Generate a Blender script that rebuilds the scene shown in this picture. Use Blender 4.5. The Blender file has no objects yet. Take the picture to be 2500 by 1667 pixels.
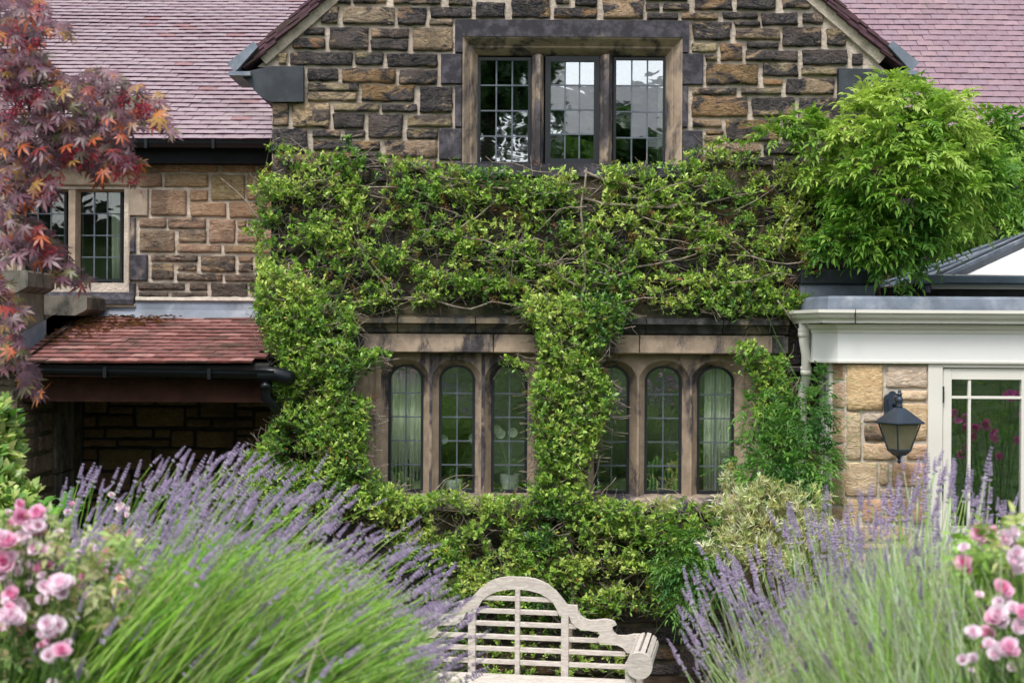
import bpy, math, random
import numpy as np
from mathutils import Vector, Matrix, noise
random.seed(7); rng = np.random.default_rng(7)
S = bpy.context.scene; COL = S.collection
R = math.radians
# ------------------------------------------------------------------ camera
F = 3472.2; EYE = 2.47; ROLL = R(0.33)
cam = bpy.data.cameras.new('camera'); cam.lens = 50; cam.sensor_width = 36
cam.clip_start = 0.05; cam.clip_end = 400
co = bpy.data.objects.new('camera', cam); COL.objects.link(co)
co.matrix_world = Matrix.Translation((0, 0, EYE)) @ Matrix.Rotation(R(90), 4, 'X') @ Matrix.Rotation(ROLL, 4, 'Z')
cam.dof.use_dof = True; cam.dof.focus_distance = 10.2; cam.dof.aperture_fstop = 3.6
S.camera = co
# ------------------------------------------------------------------ sky, sun, exposure
w = bpy.data.worlds.new('World'); S.world = w; w.use_nodes = True
nt = w.node_tree; nt.nodes.clear()
SUN_EL, SUN_AZ = 58, 200          # azimuth measured clockwise from +Y
sky = nt.nodes.new('ShaderNodeTexSky'); sky.sky_type = 'NISHITA'; sky.sun_disc = False
sky.sun_elevation = R(SUN_EL); sky.sun_rotation = R(SUN_AZ); sky.dust_density = 3; sky.air_density = 1.0
hs = nt.nodes.new('ShaderNodeHueSaturation'); hs.inputs['Saturation'].default_value = 0.30
bg = nt.nodes.new('ShaderNodeBackground'); bg.inputs['Strength'].default_value = 0.15
wo = nt.nodes.new('ShaderNodeOutputWorld')
nt.links.new(sky.outputs[0], hs.inputs['Color']); nt.links.new(hs.outputs[0], bg.inputs['Color']); nt.links.new(bg.outputs[0], wo.inputs[0])
sun = bpy.data.lights.new('sun', 'SUN'); sun.energy = 1.5; sun.angle = R(14); sun.color = (1, .96, .9)
so = bpy.data.objects.new('sun', sun); COL.objects.link(so)
sd = Vector((math.sin(R(SUN_AZ))*math.cos(R(SUN_EL)), math.cos(R(SUN_AZ))*math.cos(R(SUN_EL)), math.sin(R(SUN_EL))))
so.rotation_euler = sd.to_track_quat('Z', 'Y').to_euler()
S.view_settings.view_transform = 'Standard'; S.view_settings.look = 'None'
S.view_settings.exposure = 0.80; S.view_settings.gamma = 1; S.view_settings.use_curve_mapping = False

# ------------------------------------------------------------------ helpers
ca, sa = math.cos(ROLL), math.sin(ROLL)
def W(px, py, D):
    """world point at depth D seen at photo pixel (px,py)"""
    x, y = px-1250, py-833.5
    x, y = x*ca + y*sa, -x*sa + y*ca
    return Vector((x/F*D, D, EYE - y/F*D))
def XZ(px, py, D):
    v = W(px, py, D); return v.x, v.z
def rect(t, D):
    """source-pixel rect -> world X0,Z0,X1,Z1 (upright)"""
    cx, cz = XZ((t[0]+t[2])/2, (t[1]+t[3])/2, D)
    a, b = (t[2]-t[0])/F*D/2, (t[3]-t[1])/F*D/2
    return cx-a, cz-b, cx+a, cz+b
WL = {}
def put(o, parent, loc):
    COL.objects.link(o)
    if parent is not None:
        o.parent = parent; o.location = Vector(loc) - WL[parent.name]
    else: o.location = loc
    WL[o.name] = Vector(loc)
    return o
def thing(name, label, cat, loc, group=None):
    o = bpy.data.objects.new(name, None); o.empty_display_size = .1
    o['label'] = label; o['category'] = cat
    if group: o['group'] = group
    return put(o, None, loc)
def tag(o, label=None, cat=None, group=None, kind=None):
    if label: o['label'] = label
    if cat: o['category'] = cat
    if group: o['group'] = group
    if kind: o['kind'] = kind
    return o
def empty(name, parent, loc):
    o = bpy.data.objects.new(name, None); o.empty_display_size = .05
    return put(o, parent, loc)
def mesh_np(name, V, Fc, mat, cols=None, smooth=False):
    """V (n,3); Fc list of arrays (m,k)"""
    me = bpy.data.meshes.new(name)
    V = np.asarray(V, dtype=np.float32)
    loops = np.concatenate([f.reshape(-1) for f in Fc]).astype(np.int32)
    tot = np.concatenate([np.full(len(f), f.shape[1], dtype=np.int32) for f in Fc])
    st = np.concatenate([[0], np.cumsum(tot)[:-1]]).astype(np.int32)
    me.vertices.add(len(V)); me.vertices.foreach_set('co', V.reshape(-1))
    me.loops.add(len(loops)); me.loops.foreach_set('vertex_index', loops)
    me.polygons.add(len(tot)); me.polygons.foreach_set('loop_start', st); me.polygons.foreach_set('loop_total', tot)
    if smooth: me.polygons.foreach_set('use_smooth', np.ones(len(tot), dtype=bool))
    me.update(calc_edges=True)
    if cols is not None:
        a = me.color_attributes.new('col', 'FLOAT_COLOR', 'POINT')
        c = np.ones((len(V), 4), dtype=np.float32); cc = np.asarray(cols); c[:, :cc.shape[1]] = cc
        a.data.foreach_set('color', c.reshape(-1))
    me.materials.append(mat)
    return me
class MB:
    def __init__(s): s.v = []; s.f = []; s.c = []; s.m = []; s.col = (1, 1, 1, 1); s.mi = 0
    def add(s, vs, fs):
        n = len(s.v); s.v += [tuple(v) for v in vs]; s.c += [s.col]*len(vs)
        s.f += [tuple(i+n for i in f) for f in fs]; s.m += [s.mi]*len(fs); return s
    def box(s, x0, y0, z0, x1, y1, z1, M=None):
        vs = [Vector(p) for p in ((x0,y0,z0),(x1,y0,z0),(x1,y1,z0),(x0,y1,z0),(x0,y0,z1),(x1,y0,z1),(x1,y1,z1),(x0,y1,z1))]
        if M is not None: vs = [M @ v for v in vs]
        return s.add(vs, [(0,3,2,1),(4,5,6,7),(0,1,5,4),(1,2,6,5),(2,3,7,6),(3,0,4,7)])
    def bbox(s, x0, y0, z0, x1, y1, z1, b=.006, M=None):
        """box with chamfered edges on the vertical/front rim"""
        vs = []
        for (dx, y, dz) in ((b, y0, b), (0, y0+b, 0), (0, y1, 0)):
            for (x, z) in ((x0+dx, z0+dz), (x1-dx, z0+dz), (x1-dx, z1-dz), (x0+dx, z1-dz)):
                vs.append(Vector((x, y, z)))
        if M is not None: vs = [M @ v for v in vs]
        fs = [(0,1,2,3), (11,10,9,8)]
        for k in (0, 4):
            for i in range(4): j = (i+1) % 4; fs.append((k+i, k+4+i, k+4+j, k+j))
        return s.add(vs, fs)
    def prism(s, pts, y0, y1):
        """polygon of (x,z), extruded along y"""
        n = len(pts); vs = [(x, y0, z) for x, z in pts] + [(x, y1, z) for x, z in pts]
        return s.add(vs, [tuple(range(n)), tuple(range(2*n-1, n-1, -1))] + [(i, i+n, (i+1)%n+n, (i+1)%n) for i in range(n)])
    def extr(s, prof, path, close=False):
        """profile (a,b) swept: path = list of (origin, dirA, dirB)"""
        n = len(prof); k = len(s.v); vs = []
        for o, A, B in path:
            for a, b in prof: vs.append(Vector(o) + Vector(A)*a + Vector(B)*b)
        fs = []
        for i in range(len(path)-1):
            for j in range(n if close else n-1):
                j2 = (j+1) % n; fs.append((i*n+j, i*n+j2, (i+1)*n+j2, (i+1)*n+j))
        if close: fs += [tuple(range(n-1, -1, -1)), tuple(range((len(path)-1)*n, len(path)*n))]
        return s.add(vs, fs)
    def tube(s, pts, r, n=6, cap=True):
        pts = [Vector(p) for p in pts]
        rs = r if isinstance(r, (list, tuple)) else [r]*len(pts)
        vs = []; fs = []
        for i, p in enumerate(pts):
            d = (pts[min(i+1, len(pts)-1)] - pts[max(i-1, 0)])
            if d.length < 1e-9: d = Vector((0, 0, 1))
            d.normalize(); a = d.cross(Vector((.13, .9, .21))); a.normalize(); b = d.cross(a)
            for k in range(n):
                t = 2*math.pi*k/n; vs.append(p + (a*math.cos(t) + b*math.sin(t))*rs[i])
        for i in range(len(pts)-1):
            for k in range(n): k2 = (k+1) % n; fs.append((i*n+k, i*n+k2, (i+1)*n+k2, (i+1)*n+k))
        if cap: fs += [tuple(range(n-1, -1, -1)), tuple(range((len(pts)-1)*n, len(pts)*n))]
        return s.add(vs, fs)
    def lathe(s, prof, c, n=16, axis='Z'):
        vs = []; fs = []
        for (r, h) in prof:
            for k in range(n):
                t = 2*math.pi*k/n; x, y = r*math.cos(t), r*math.sin(t)
                vs.append(Vector(c) + (Vector((x, y, h)) if axis == 'Z' else Vector((x, h, y))))
        for i in range(len(prof)-1):
            for k in range(n): k2 = (k+1) % n; fs.append((i*n+k, i*n+k2, (i+1)*n+k2, (i+1)*n+k))
        fs += [tuple(range(n-1, -1, -1)), tuple(range((len(prof)-1)*n, len(prof)*n))]
        return s.add(vs, fs)
    def mesh(s, name, mats, org=(0,0,0), smooth=False):
        me = bpy.data.meshes.new(name); ox, oy, oz = org
        me.from_pydata([(a-ox, b-oy, c-oz) for a, b, c in s.v], [], s.f)
        for m in (mats if isinstance(mats, (list, tuple)) else [mats]): me.materials.append(m)
        if any(s.m): me.polygons.foreach_set('material_index', s.m)
        a = me.color_attributes.new('col', 'FLOAT_COLOR', 'POINT')
        a.data.foreach_set('color', np.array(s.c, dtype=np.float32).reshape(-1))
        if smooth: me.shade_smooth() if hasattr(me, 'shade_smooth') else None
        return me
    def build(s, name, mat, parent=None, org=None, smooth=False):
        if org is None:
            a = np.array(s.v); org = tuple((a.min(0)+a.max(0))/2)
        return put(bpy.data.objects.new(name, s.mesh(name, mat, org, smooth)), parent, org)
def fbm(p, o=4): return noise.fractal(p, 1.0, 2.1, o)

# ------------------------------------------------------------------ materials
def mat_new(name):
    m = bpy.data.materials.new(name); m.use_nodes = True; n = m.node_tree; n.nodes.clear()
    out = n.nodes.new('ShaderNodeOutputMaterial'); return m, n, out
def N(n, t, **k):
    x = n.nodes.new(t)
    for a, b in k.items(): setattr(x, a, b)
    return x
def mixc(n, fac, a, b, bt='MIX'):
    x = N(n, 'ShaderNodeMix', data_type='RGBA', blend_type=bt)
    for sock, val in ((0, fac), (6, a), (7, b)):
        if isinstance(val, bpy.types.NodeSocket): n.links.new(val, x.inputs[sock])
        elif sock == 0: x.inputs[0].default_value = val
        else: x.inputs[sock].default_value = (*val[:3], 1)
    return x.outputs[2]
def pos(n, sc=(1,1,1)):
    g = N(n, 'ShaderNodeNewGeometry'); m = N(n, 'ShaderNodeMapping'); m.inputs['Scale'].default_value = sc
    n.links.new(g.outputs['Position'], m.inputs['Vector']); return m.outputs[0]
def nz(n, vec, scale, detail=5, rough=.55, dist=0):
    x = N(n, 'ShaderNodeTexNoise'); x.inputs['Scale'].default_value = scale; x.inputs['Detail'].default_value = detail
    x.inputs['Roughness'].default_value = rough; x.inputs['Distortion'].default_value = dist
    n.links.new(vec, x.inputs['Vector']); return x.outputs[0]
def ramp(n, v, a, b, c0=0, c1=1):
    x = N(n, 'ShaderNodeMapRange', interpolation_type='SMOOTHSTEP')
    for i, val in ((1, a), (2, b), (3, c0), (4, c1)):
        if isinstance(val, bpy.types.NodeSocket): n.links.new(val, x.inputs[i])
        else: x.inputs[i].default_value = val
    n.links.new(v, x.inputs[0]); return x.outputs[0]
def math_(n, op, a, b=0):
    x = N(n, 'ShaderNodeMath', operation=op)
    for i, val in ((0, a), (1, b)):
        if isinstance(val, bpy.types.NodeSocket): n.links.new(val, x.inputs[i])
        else: x.inputs[i].default_value = val
    return x.outputs[0]
def bump(n, h, dist, strength=1, prev=None):
    b = N(n, 'ShaderNodeBump'); b.inputs['Strength'].default_value = strength; b.inputs['Distance'].default_value = dist
    n.links.new(h, b.inputs['Height'])
    if prev is not None: n.links.new(prev, b.inputs['Normal'])
    return b.outputs[0]
def prin(n, out, color, rough=.8, spec=.3, metal=0, nrm=None):
    p = N(n, 'ShaderNodeBsdfPrincipled')
    for k, val in (('Base Color', color), ('Roughness', rough), ('Specular IOR Level', spec), ('Metallic', metal)):
        if isinstance(val, bpy.types.NodeSocket): n.links.new(val, p.inputs[k])
        elif k == 'Base Color': p.inputs[k].default_value = (*val[:3], 1)
        else: p.inputs[k].default_value = val
    if nrm is not None: n.links.new(nrm, p.inputs['Normal'])
    n.links.new(p.outputs[0], out.inputs[0]); return p
def simple(name, col, rough=.7, spec=.3, metal=0, var=.25, sc=9, bd=.002, bsc=60, dark=None, dsc=4, damt=.5):
    m, n, out = mat_new(name); v = pos(n)
    f = nz(n, v, sc); c = mixc(n, ramp(n, f, .3, .7), tuple(x*(1-var) for x in col), tuple(min(1, x*(1+var)) for x in col))
    if dark is not None: c = mixc(n, ramp(n, nz(n, v, dsc, 7, .65), 1-damt-.12, 1-damt+.12), c, dark)
    prin(n, out, c, rough, spec, metal, bump(n, nz(n, v, bsc, 4), bd)); return m
def m_stone(name, charcoal=(.027,.028,.037), brown=(.135,.115,.112), rock=1.0):
    """rock-faced sandstone: tone in 'col', share of soot crust in its alpha"""
    m, n, out = mat_new(name)
    at = N(n, 'ShaderNodeAttribute', attribute_name='col')
    oi = N(n, 'ShaderNodeObjectInfo'); g = N(n, 'ShaderNodeNewGeometry')
    ad = N(n, 'ShaderNodeVectorMath', operation='ADD'); sc = N(n, 'ShaderNodeVectorMath', operation='SCALE')
    cb = N(n, 'ShaderNodeCombineXYZ')
    for i in range(3): n.links.new(oi.outputs['Random'], cb.inputs[i])
    n.links.new(cb.outputs[0], sc.inputs[0]); sc.inputs['Scale'].default_value = 7.3
    n.links.new(g.outputs['Position'], ad.inputs[0]); n.links.new(sc.outputs[0], ad.inputs[1])
    mp = N(n, 'ShaderNodeMapping'); mp.inputs['Scale'].default_value = (1, 1, 2.1); mp.inputs['Rotation'].default_value = (0, .1, 0)
    n.links.new(ad.outputs[0], mp.inputs[0]); v = mp.outputs[0]
    big = nz(n, v, 4.2, 8, .66, .7); mid = nz(n, v, 16, 7, .66, 1.2); fine = nz(n, v, 85, 3, .6)
    thr = math_(n, 'SUBTRACT', 1.0, at.outputs['Alpha'])
    lo = math_(n, 'ADD', math_(n, 'MULTIPLY', thr, .62), .15); hi = math_(n, 'ADD', lo, .09)
    crust = ramp(n, big, lo, hi)
    tan_ = mixc(n, ramp(n, mid, .35, .68), mixc(n, 1.0, at.outputs['Color'], (.74,.66,.6), 'MULTIPLY'), at.outputs['Color'])
    tan_ = mixc(n, ramp(n, fine, .35, .7, 0, .55), tan_, mixc(n, 1.0, tan_, (1.35,1.3,1.2), 'MULTIPLY'))
    dk = mixc(n, ramp(n, mid, .36, .62), charcoal, brown)
    dk = mixc(n, ramp(n, nz(n, v, 2.3, 3), .5, .68, 0, .7), dk, mixc(n, 1.0, brown, (1.35,1.2,1.1), 'MULTIPLY'))
    dk = mixc(n, ramp(n, nz(n, v, 150, 2), .64, .74, 0, .5), dk, (.3,.28,.25))
    c = mixc(n, crust, tan_, dk)
    st_ = ramp(n, nz(n, pos(n, (1, 1, .22)), 3.2, 5, .6), .5, .68, 0, .45); c = mixc(n, st_, c, charcoal)
    # pale lines along broken ridges
    rid = math_(n, 'ABSOLUTE', math_(n, 'SUBTRACT', mid, .5))
    c = mixc(n, math_(n, 'MULTIPLY', ramp(n, rid, .0, .016, .75, 0), ramp(n, fine, .42, .62)), c, (.46,.41,.34))
    h = math_(n, 'ADD', math_(n, 'MULTIPLY', mid, 1.0), math_(n, 'MULTIPLY', big, 1.2))
    b1 = bump(n, h, .085*rock, 1); b2 = bump(n, fine, .006, .8, b1)
    prin(n, out, c, .85, .25, 0, b2); return m
def m_dressed(name, light=(.34,.27,.21), dark=(.035,.033,.04), thr=.5, streak=True):
    """smooth tooled sandstone with soot stains; alpha of 'col' raises the soot"""
    m, n, out = mat_new(name); at = N(n, 'ShaderNodeAttribute', attribute_name='col')
    v = pos(n, (1, 1, .45)); v2 = pos(n)
    a = nz(n, v, 4.5, 7, .66, .3); f = nz(n, v2, 120, 3)
    t = math_(n, 'SUBTRACT', 1.0, at.outputs['Alpha'])
    lo = math_(n, 'ADD', math_(n, 'MULTIPLY', t, .66), .14)
    k = ramp(n, a, lo, math_(n, 'ADD', lo, .16))
    lt = mixc(n, ramp(n, nz(n, v2, 11), .3, .7), tuple(x*.78 for x in light), tuple(x*1.15 for x in light))
    dk = mixc(n, ramp(n, nz(n, v2, 16), .4, .7), dark, tuple(x*2.4 for x in dark))
    c = mixc(n, k, lt, dk); c = mixc(n, ramp(n, f, .66, .74, 0, .55), c, (.4,.37,.33))
    wv = N(n, 'ShaderNodeTexWave'); wv.inputs['Scale'].default_value = 22; wv.inputs['Distortion'].default_value = 4
    mp = N(n, 'ShaderNodeMapping'); mp.inputs['Rotation'].default_value = (0, .9, 0); n.links.new(v2, mp.inputs[0]); n.links.new(mp.outputs[0], wv.inputs['Vector'])
    prin(n, out, c, .85, .25, 0, bump(n, f, .004, .8, bump(n, wv.outputs[1], .0008, .3))); return m
def m_vcol(name, rough=.7, spec=.3, trans=0, bd=0, bsc=60, var=.15, vs=20, dirt=None, tt=(1.5, 1.55, .9)):
    m, n, out = mat_new(name); at = N(n, 'ShaderNodeAttribute', attribute_name='col')
    c = at.outputs['Color']
    if var: c = mixc(n, ramp(n, nz(n, pos(n), vs), .3, .7), mixc(n, 1.0, c, (1-var,)*3, 'MULTIPLY'), mixc(n, 1.0, c, (1+var,)*3, 'MULTIPLY'))
    if dirt: c = mixc(n, ramp(n, nz(n, pos(n), dirt[1], 8, .7), dirt[2], dirt[2]+.13, 0, dirt[3]), c, dirt[0])
    nr = bump(n, nz(n, pos(n), bsc, 4), bd) if bd else None
    p = prin(n, out, c, rough, spec, 0, nr)
    if trans:
        t = N(n, 'ShaderNodeBsdfTranslucent'); n.links.new(mixc(n, 1.0, c, tt, 'MULTIPLY'), t.inputs[0])
        mx = N(n, 'ShaderNodeMixShader'); mx.inputs[0].default_value = trans
        n.links.new(p.outputs[0], mx.inputs[1]); n.links.new(t.outputs[0], mx.inputs[2]); n.links.new(mx.outputs[0], out.inputs[0])
    return m
def m_glass(name, fac=.2, wav=.0012, sc=7, tint=(.88,.93,.9)):
    m, n, out = mat_new(name)
    t = N(n, 'ShaderNodeBsdfTransparent'); t.inputs[0].default_value = (*tint, 1)
    g = N(n, 'ShaderNodeBsdfGlossy'); g.inputs['Roughness'].default_value = 0.015; g.inputs['Color'].default_value = (.95,.97,1,1)
    n.links.new(bump(n, nz(n, pos(n, (1,1,1.5)), sc, 2, .5, .6), wav), g.inputs['Normal'])
    mx = N(n, 'ShaderNodeMixShader'); mx.inputs[0].default_value = fac
    n.links.new(t.outputs[0], mx.inputs[1]); n.links.new(g.outputs[0], mx.inputs[2]); n.links.new(mx.outputs[0], out.inputs[0]); return m
def m_wood():
    m, n, out = mat_new('silvered_teak'); v = pos(n, (1.2, 8, 9))
    a = nz(n, v, 6, 6, .6, 1.5); b = nz(n, pos(n, (3, 40, 40)), 8, 4)
    c = mixc(n, ramp(n, a, .3, .7), (.44,.39,.35), (.64,.59,.54)); c = mixc(n, ramp(n, b, .55, .75, 0, .5), c, (.27,.22,.19))
    prin(n, out, c, .75, .2, 0, bump(n, b, .002)); return m
M = {}
M['stone'] = m_stone('sooty_sandstone'); M['tan'] = m_stone('tan_sandstone', (.05,.042,.04), (.17,.13,.10), .5)
M['pale'] = m_stone('pale_sandstone', (.09,.065,.055), (.25,.18,.12), .25)
M['dressed'] = m_dressed('dressed_stone'); M['reveal'] = m_dressed('reveal_stone', (.37,.285,.215), (.045,.04,.045))
M['hood'] = m_dressed('hood_stone', (.16,.13,.09), (.03,.03,.03))
M['mortar'] = simple('lime_mortar', (.50,.43,.365), .95, .1, var=.22, bd=.012, bsc=45, dark=(.3,.25,.2), dsc=2.2, damt=.38)
M['mortar_d'] = simple('damp_shade_mortar', (.13,.11,.075), .95, .1, var=.35, bd=.012, bsc=45, dark=(.045,.05,.03), dsc=2, damt=.5)  # algae stain and the shade of darker walls, both put into the colour
M['mortar_w'] = simple('white_mortar', (.55,.5,.43), .95, .1, var=.15, bd=.01, bsc=50)
M['lead'] = simple('lead_sheet', (.15,.18,.23), .55, .4, .0, var=.25, sc=4, bd=.004, bsc=14, dark=(.3,.33,.38), dsc=3, damt=.4)
M['lead_d'] = simple('dark_lead', (.05,.06,.075), .55, .4, .2, var=.3, sc=5, bd=.003, bsc=20)
M['kneeler'] = simple('slate_grey_stone', (.035,.042,.052), .6, .35, var=.35, sc=5, bd=.003, bsc=90, dark=(.075,.085,.09), dsc=2.5, damt=.35)
M['black'] = simple('black_gutter', (.006,.008,.012), .35, .4, var=.2, bd=.0005)
M['soot'] = simple('black_timber', (.006,.007,.009), .7, .15, var=.2)
M['frame'] = simple('black_window_frame', (.014,.017,.022), .4, .5, var=.2, bd=.0006, bsc=150)
M['came'] = simple('lead_came', (.11,.13,.16), .45, .5, .3, var=.2, bd=.0004)
M['white'] = simple('cream_paint', (.70,.68,.62), .45, .35, var=.03, sc=3, bd=.0004, dark=(.6,.57,.49), dsc=2, damt=.27)
M['pvc'] = simple('white_panel', (.72,.72,.71), .4, .3, var=.01, sc=3, bd=.0003, dark=(.66,.65,.62), dsc=2, damt=.2)
M['blue'] = simple('slate_blue_gutter', (.055,.085,.115), .4, .5, var=.15, bd=.0005)
M['lamp'] = simple('blue_black_iron', (.035,.05,.075), .4, .5, .3, var=.2, bd=.001, bsc=120)
M['beam'] = simple('dark_red_timber', (.05,.018,.012), .7, .2, var=.3, bd=.002)
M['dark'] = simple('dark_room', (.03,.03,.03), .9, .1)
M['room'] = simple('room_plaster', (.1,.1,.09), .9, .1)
M['curtain'] = simple('curtain_cloth', (.9,.89,.8), .9, .1, var=.05, sc=3, bd=.001)
M['tile'] = m_vcol('clay_tile', .5, .45, 0, .0015, 90, .1, 25, dirt=((.16,.13,.12), 1.6, .55, .5))
M['edge'] = simple('shaded_tile_edge', (.045,.014,.028), .9, .1, var=.3)  # less weathered clay, with the edge's own shadow put into the maroon
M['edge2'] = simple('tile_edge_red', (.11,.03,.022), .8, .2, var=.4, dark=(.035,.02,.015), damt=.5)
M['rtile'] = m_vcol('red_tile', .7, .3, 0, .003, 70, .25, 18, dirt=((.055,.04,.03), 2.2, .5, .8))
M['leaf'] = m_vcol('shrub_leaf', .42, .5, .22, var=.12, vs=40)
M['soft'] = m_vcol('soft_leaf', .55, .35, .35, var=.1, vs=30)
M['maple'] = m_vcol('maple_leaf', .42, .45, .15, var=.25, vs=25, tt=(1.6,.9,.7))
M['petal'] = m_vcol('petal', .6, .3, .35, var=.06, vs=60, tt=(1.1, 1.0, 1.08))
M['spike'] = m_vcol('lavender_flower', .75, .2, .2, var=.2, vs=90, tt=(1.2, 1.1, 1.3))
M['twig'] = simple('grey_twig', (.25,.21,.17), .85, .2, var=.4, sc=30, bd=.002, bsc=90)
M['stemg'] = m_vcol('green_stem', .55, .35, .2, var=.1)
M['glass'] = m_glass('leaded_glass', .42, .0004, 5); M['glass2'] = m_glass('lower_glass', .2, .0007, 5); M['glassd'] = m_glass('door_glass', .22, .0002, 2)
M['clear'] = m_glass('clear_crystal', .25, .003, 30, (.9,.95,.95))
M['lampg'] = simple('frosted_lantern_glass', (.22,.2,.13), .25, .5, var=.12, sc=8)
M['wood'] = m_wood()
M['soil'] = simple('soil', (.05,.035,.025), .95, .1, var=.4, bd=.03, bsc=20)
M['turf'] = simple('lawn_turf', (.05,.085,.028), .9, .1, var=.35, sc=2, bd=.05, bsc=14)
M['pot'] = simple('white_pot', (.7,.7,.68), .4, .4, var=.05)
M['bark'] = simple('bark', (.07,.055,.045), .9, .2, var=.4, bd=.01, bsc=30)

# ------------------------------------------------------------------ stone pieces
def stone_geo(w, h, t, seed, rockf, rag):
    nx = max(5, min(13, int(w/.034)+3)); nzz = max(4, min(9, int(h/.03)+3))
    V = []; Fq = []
    e1, e2 = min(.1, .014/w), min(.16, .012/h)
    us = [0, e1] + [(e1+(1-2*e1)*i/(nx-2)) for i in range(1, nx-2)] + [1-e1, 1]
    vs_ = [0, e2] + [(e2+(1-2*e2)*i/(nzz-2)) for i in range(1, nzz-2)] + [1-e2, 1]
    nu, nv = len(us), len(vs_)
    for j, b in enumerate(vs_):
        for i, a in enumerate(us):
            x = (a-.5)*w; z = (b-.5)*h
            cx = min(i, nu-1-i); cz = min(j, nv-1-j)
            p = Vector((x*1.0+seed, z*1.0+seed*.37, seed*1.7))
            if cx == 0: x += -math.copysign(1, x)*rag*.5 + rag*noise.noise(p*14)
            if cz == 0: z += -math.copysign(1, z)*rag*.5 + rag*noise.noise(p*14+Vector((5, 3, 1)))
            if cx == 0 and cz == 0: x *= .965; z *= .93
            d = .002 if (cx == 0 or cz == 0) else t*(.8+.2*min(1, min(cx, cz)/1.6)) + rockf*(abs(noise.noise(p*Vector((1,1,1)).length*3.2))*1.3 + .6*noise.noise(p*9) )
            if cx > 0 and cz > 0: d = max(.004, d)
            V.append((x, -d, z))
    for j in range(nv-1):
        for i in range(nu-1):
            q = j*nu+i; Fq.append((q, q+1, q+nu+1, q+nu))
    # skirt into the wall
    ring = [i for i in range(nu)] + [nu*(j+1)+nu-1 for j in range(nv-1)] + [nu*(nv-1)+i for i in range(nu-2, -1, -1)] + [nu*j for j in range(nv-2, 0, -1)]
    k = len(V)
    for q in ring: V.append((V[q][0], .02, V[q][2]))
    m = len(ring)
    for a in range(m): b = (a+1) % m; Fq.append((ring[a], k+a, k+b, ring[b]))
    return np.array(V, dtype=np.float32), np.array(Fq, dtype=np.int32)
class Stones:
    """collects wall stones: first 300 become single objects, the rest one 'stuff' part"""
    def __init__(s, parent, mat, name='stone'): s.p = parent; s.mat = mat; s.l = []; s.n = name
    def add(s, c, w, h, col, rot=0, t=.012, rockf=.02, rag=.012, pri=0):
        s.l.append((pri, len(s.l), Vector(c), w, h, col, rot, t, rockf, rag))
    def flush(s):
        s.l.sort(key=lambda a: (a[0], a[1])); AV = []; AF = []; AC = []; n = 0
        for k, (pri, _, c, w, h, col, rot, t, rf, rag) in enumerate(s.l):
            V, Fq = stone_geo(w, h, t, random.random()*90, rf, rag)
            cc = np.tile(np.array(col, dtype=np.float32), (len(V), 1))
            if k < 300:
                o = bpy.data.objects.new(s.n, mesh_np('stone', V, [Fq], s.mat, cc, smooth=rf > .008))
                o.rotation_euler = (0, 0, rot); put(o, s.p, c)
            else:
                cr, sr = math.cos(rot), math.sin(rot)
                V2 = np.stack([V[:, 0]*cr - V[:, 1]*sr + c.x, V[:, 0]*sr + V[:, 1]*cr + c.y, V[:, 2] + c.z], 1)
                AV.append(V2); AF.append(Fq+n); AC.append(cc); n += len(V)
        if AV:
            V = np.concatenate(AV); org = Vector(V.mean(0).tolist())
            o = bpy.data.objects.new('stone_infill', mesh_np('stone_infill', V-np.array(org), [np.concatenate(AF)], s.mat, np.concatenate(AC), smooth=True))
            put(o, s.p, org); o['kind'] = 'stuff'
def jit(c, a=.15):
    k = 1+random.uniform(-a, a); return tuple(max(0, x*k*(1+random.uniform(-.06, .06))) for x in c)
TAN = (.49,.40,.29); YEL = (.55,.445,.30); PALE = (.36,.29,.21)
def gable_col(): return (*jit(random.choice([TAN, YEL, YEL, (.45,.3,.17)])), random.choice([.54,.6,.66,.48,.64,.74,.52,.44,.58]))
def coursed(x0, x1, z0, z1, skip, emit, hmin=.1, hmax=.21, wmin=.2, wmax=.46, gap=.024):
    z = z0
    while z < z1-.05:
        h = min(random.uniform(hmin, hmax), z1-z)
        if z1-(z+h) < .06: h = z1-z
        x = x0
        while x < x1-.05:
            w = random.uniform(wmin, wmax)
            if x1-(x+w) < .12: w = x1-x
            parts = [(z, h)] if (h < .16 or random.random() < .6) else [(z, h*.5), (z+h*.5, h*.5)]
            for zz, hh in parts:
                cx, cz, ww, h2 = x+w/2, zz+hh/2, w-gap, hh-gap
                if not skip(cx, cz, ww, h2): emit(cx, cz, ww, h2)
            x += w
        z += h
def wall_cells(mb, Y, zs, xl, xr, holes):
    """vertical wall sheet at depth Y with rectangular holes; xl/xr give its edges at height z"""
    bz = sorted(set(list(zs) + [h[i] for h in holes for i in (1, 3)])); bz = [z for z in bz if zs[0] <= z <= zs[-1]]
    for a, b in zip(bz[:-1], bz[1:]):
        hs_ = sorted([h for h in holes if h[1] < (a+b)/2 < h[3]])
        L = (xl(a), xl(b))
        for h in hs_:
            mb.add([(L[0],Y,a),(h[0],Y,a),(h[0],Y,b),(L[1],Y,b)], [(0,1,2,3)]); L = (h[2], h[2])
        mb.add([(L[0],Y,a),(xr(a),Y,a),(xr(b),Y,b),(L[1],Y,b)], [(0,1,2,3)])
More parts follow.
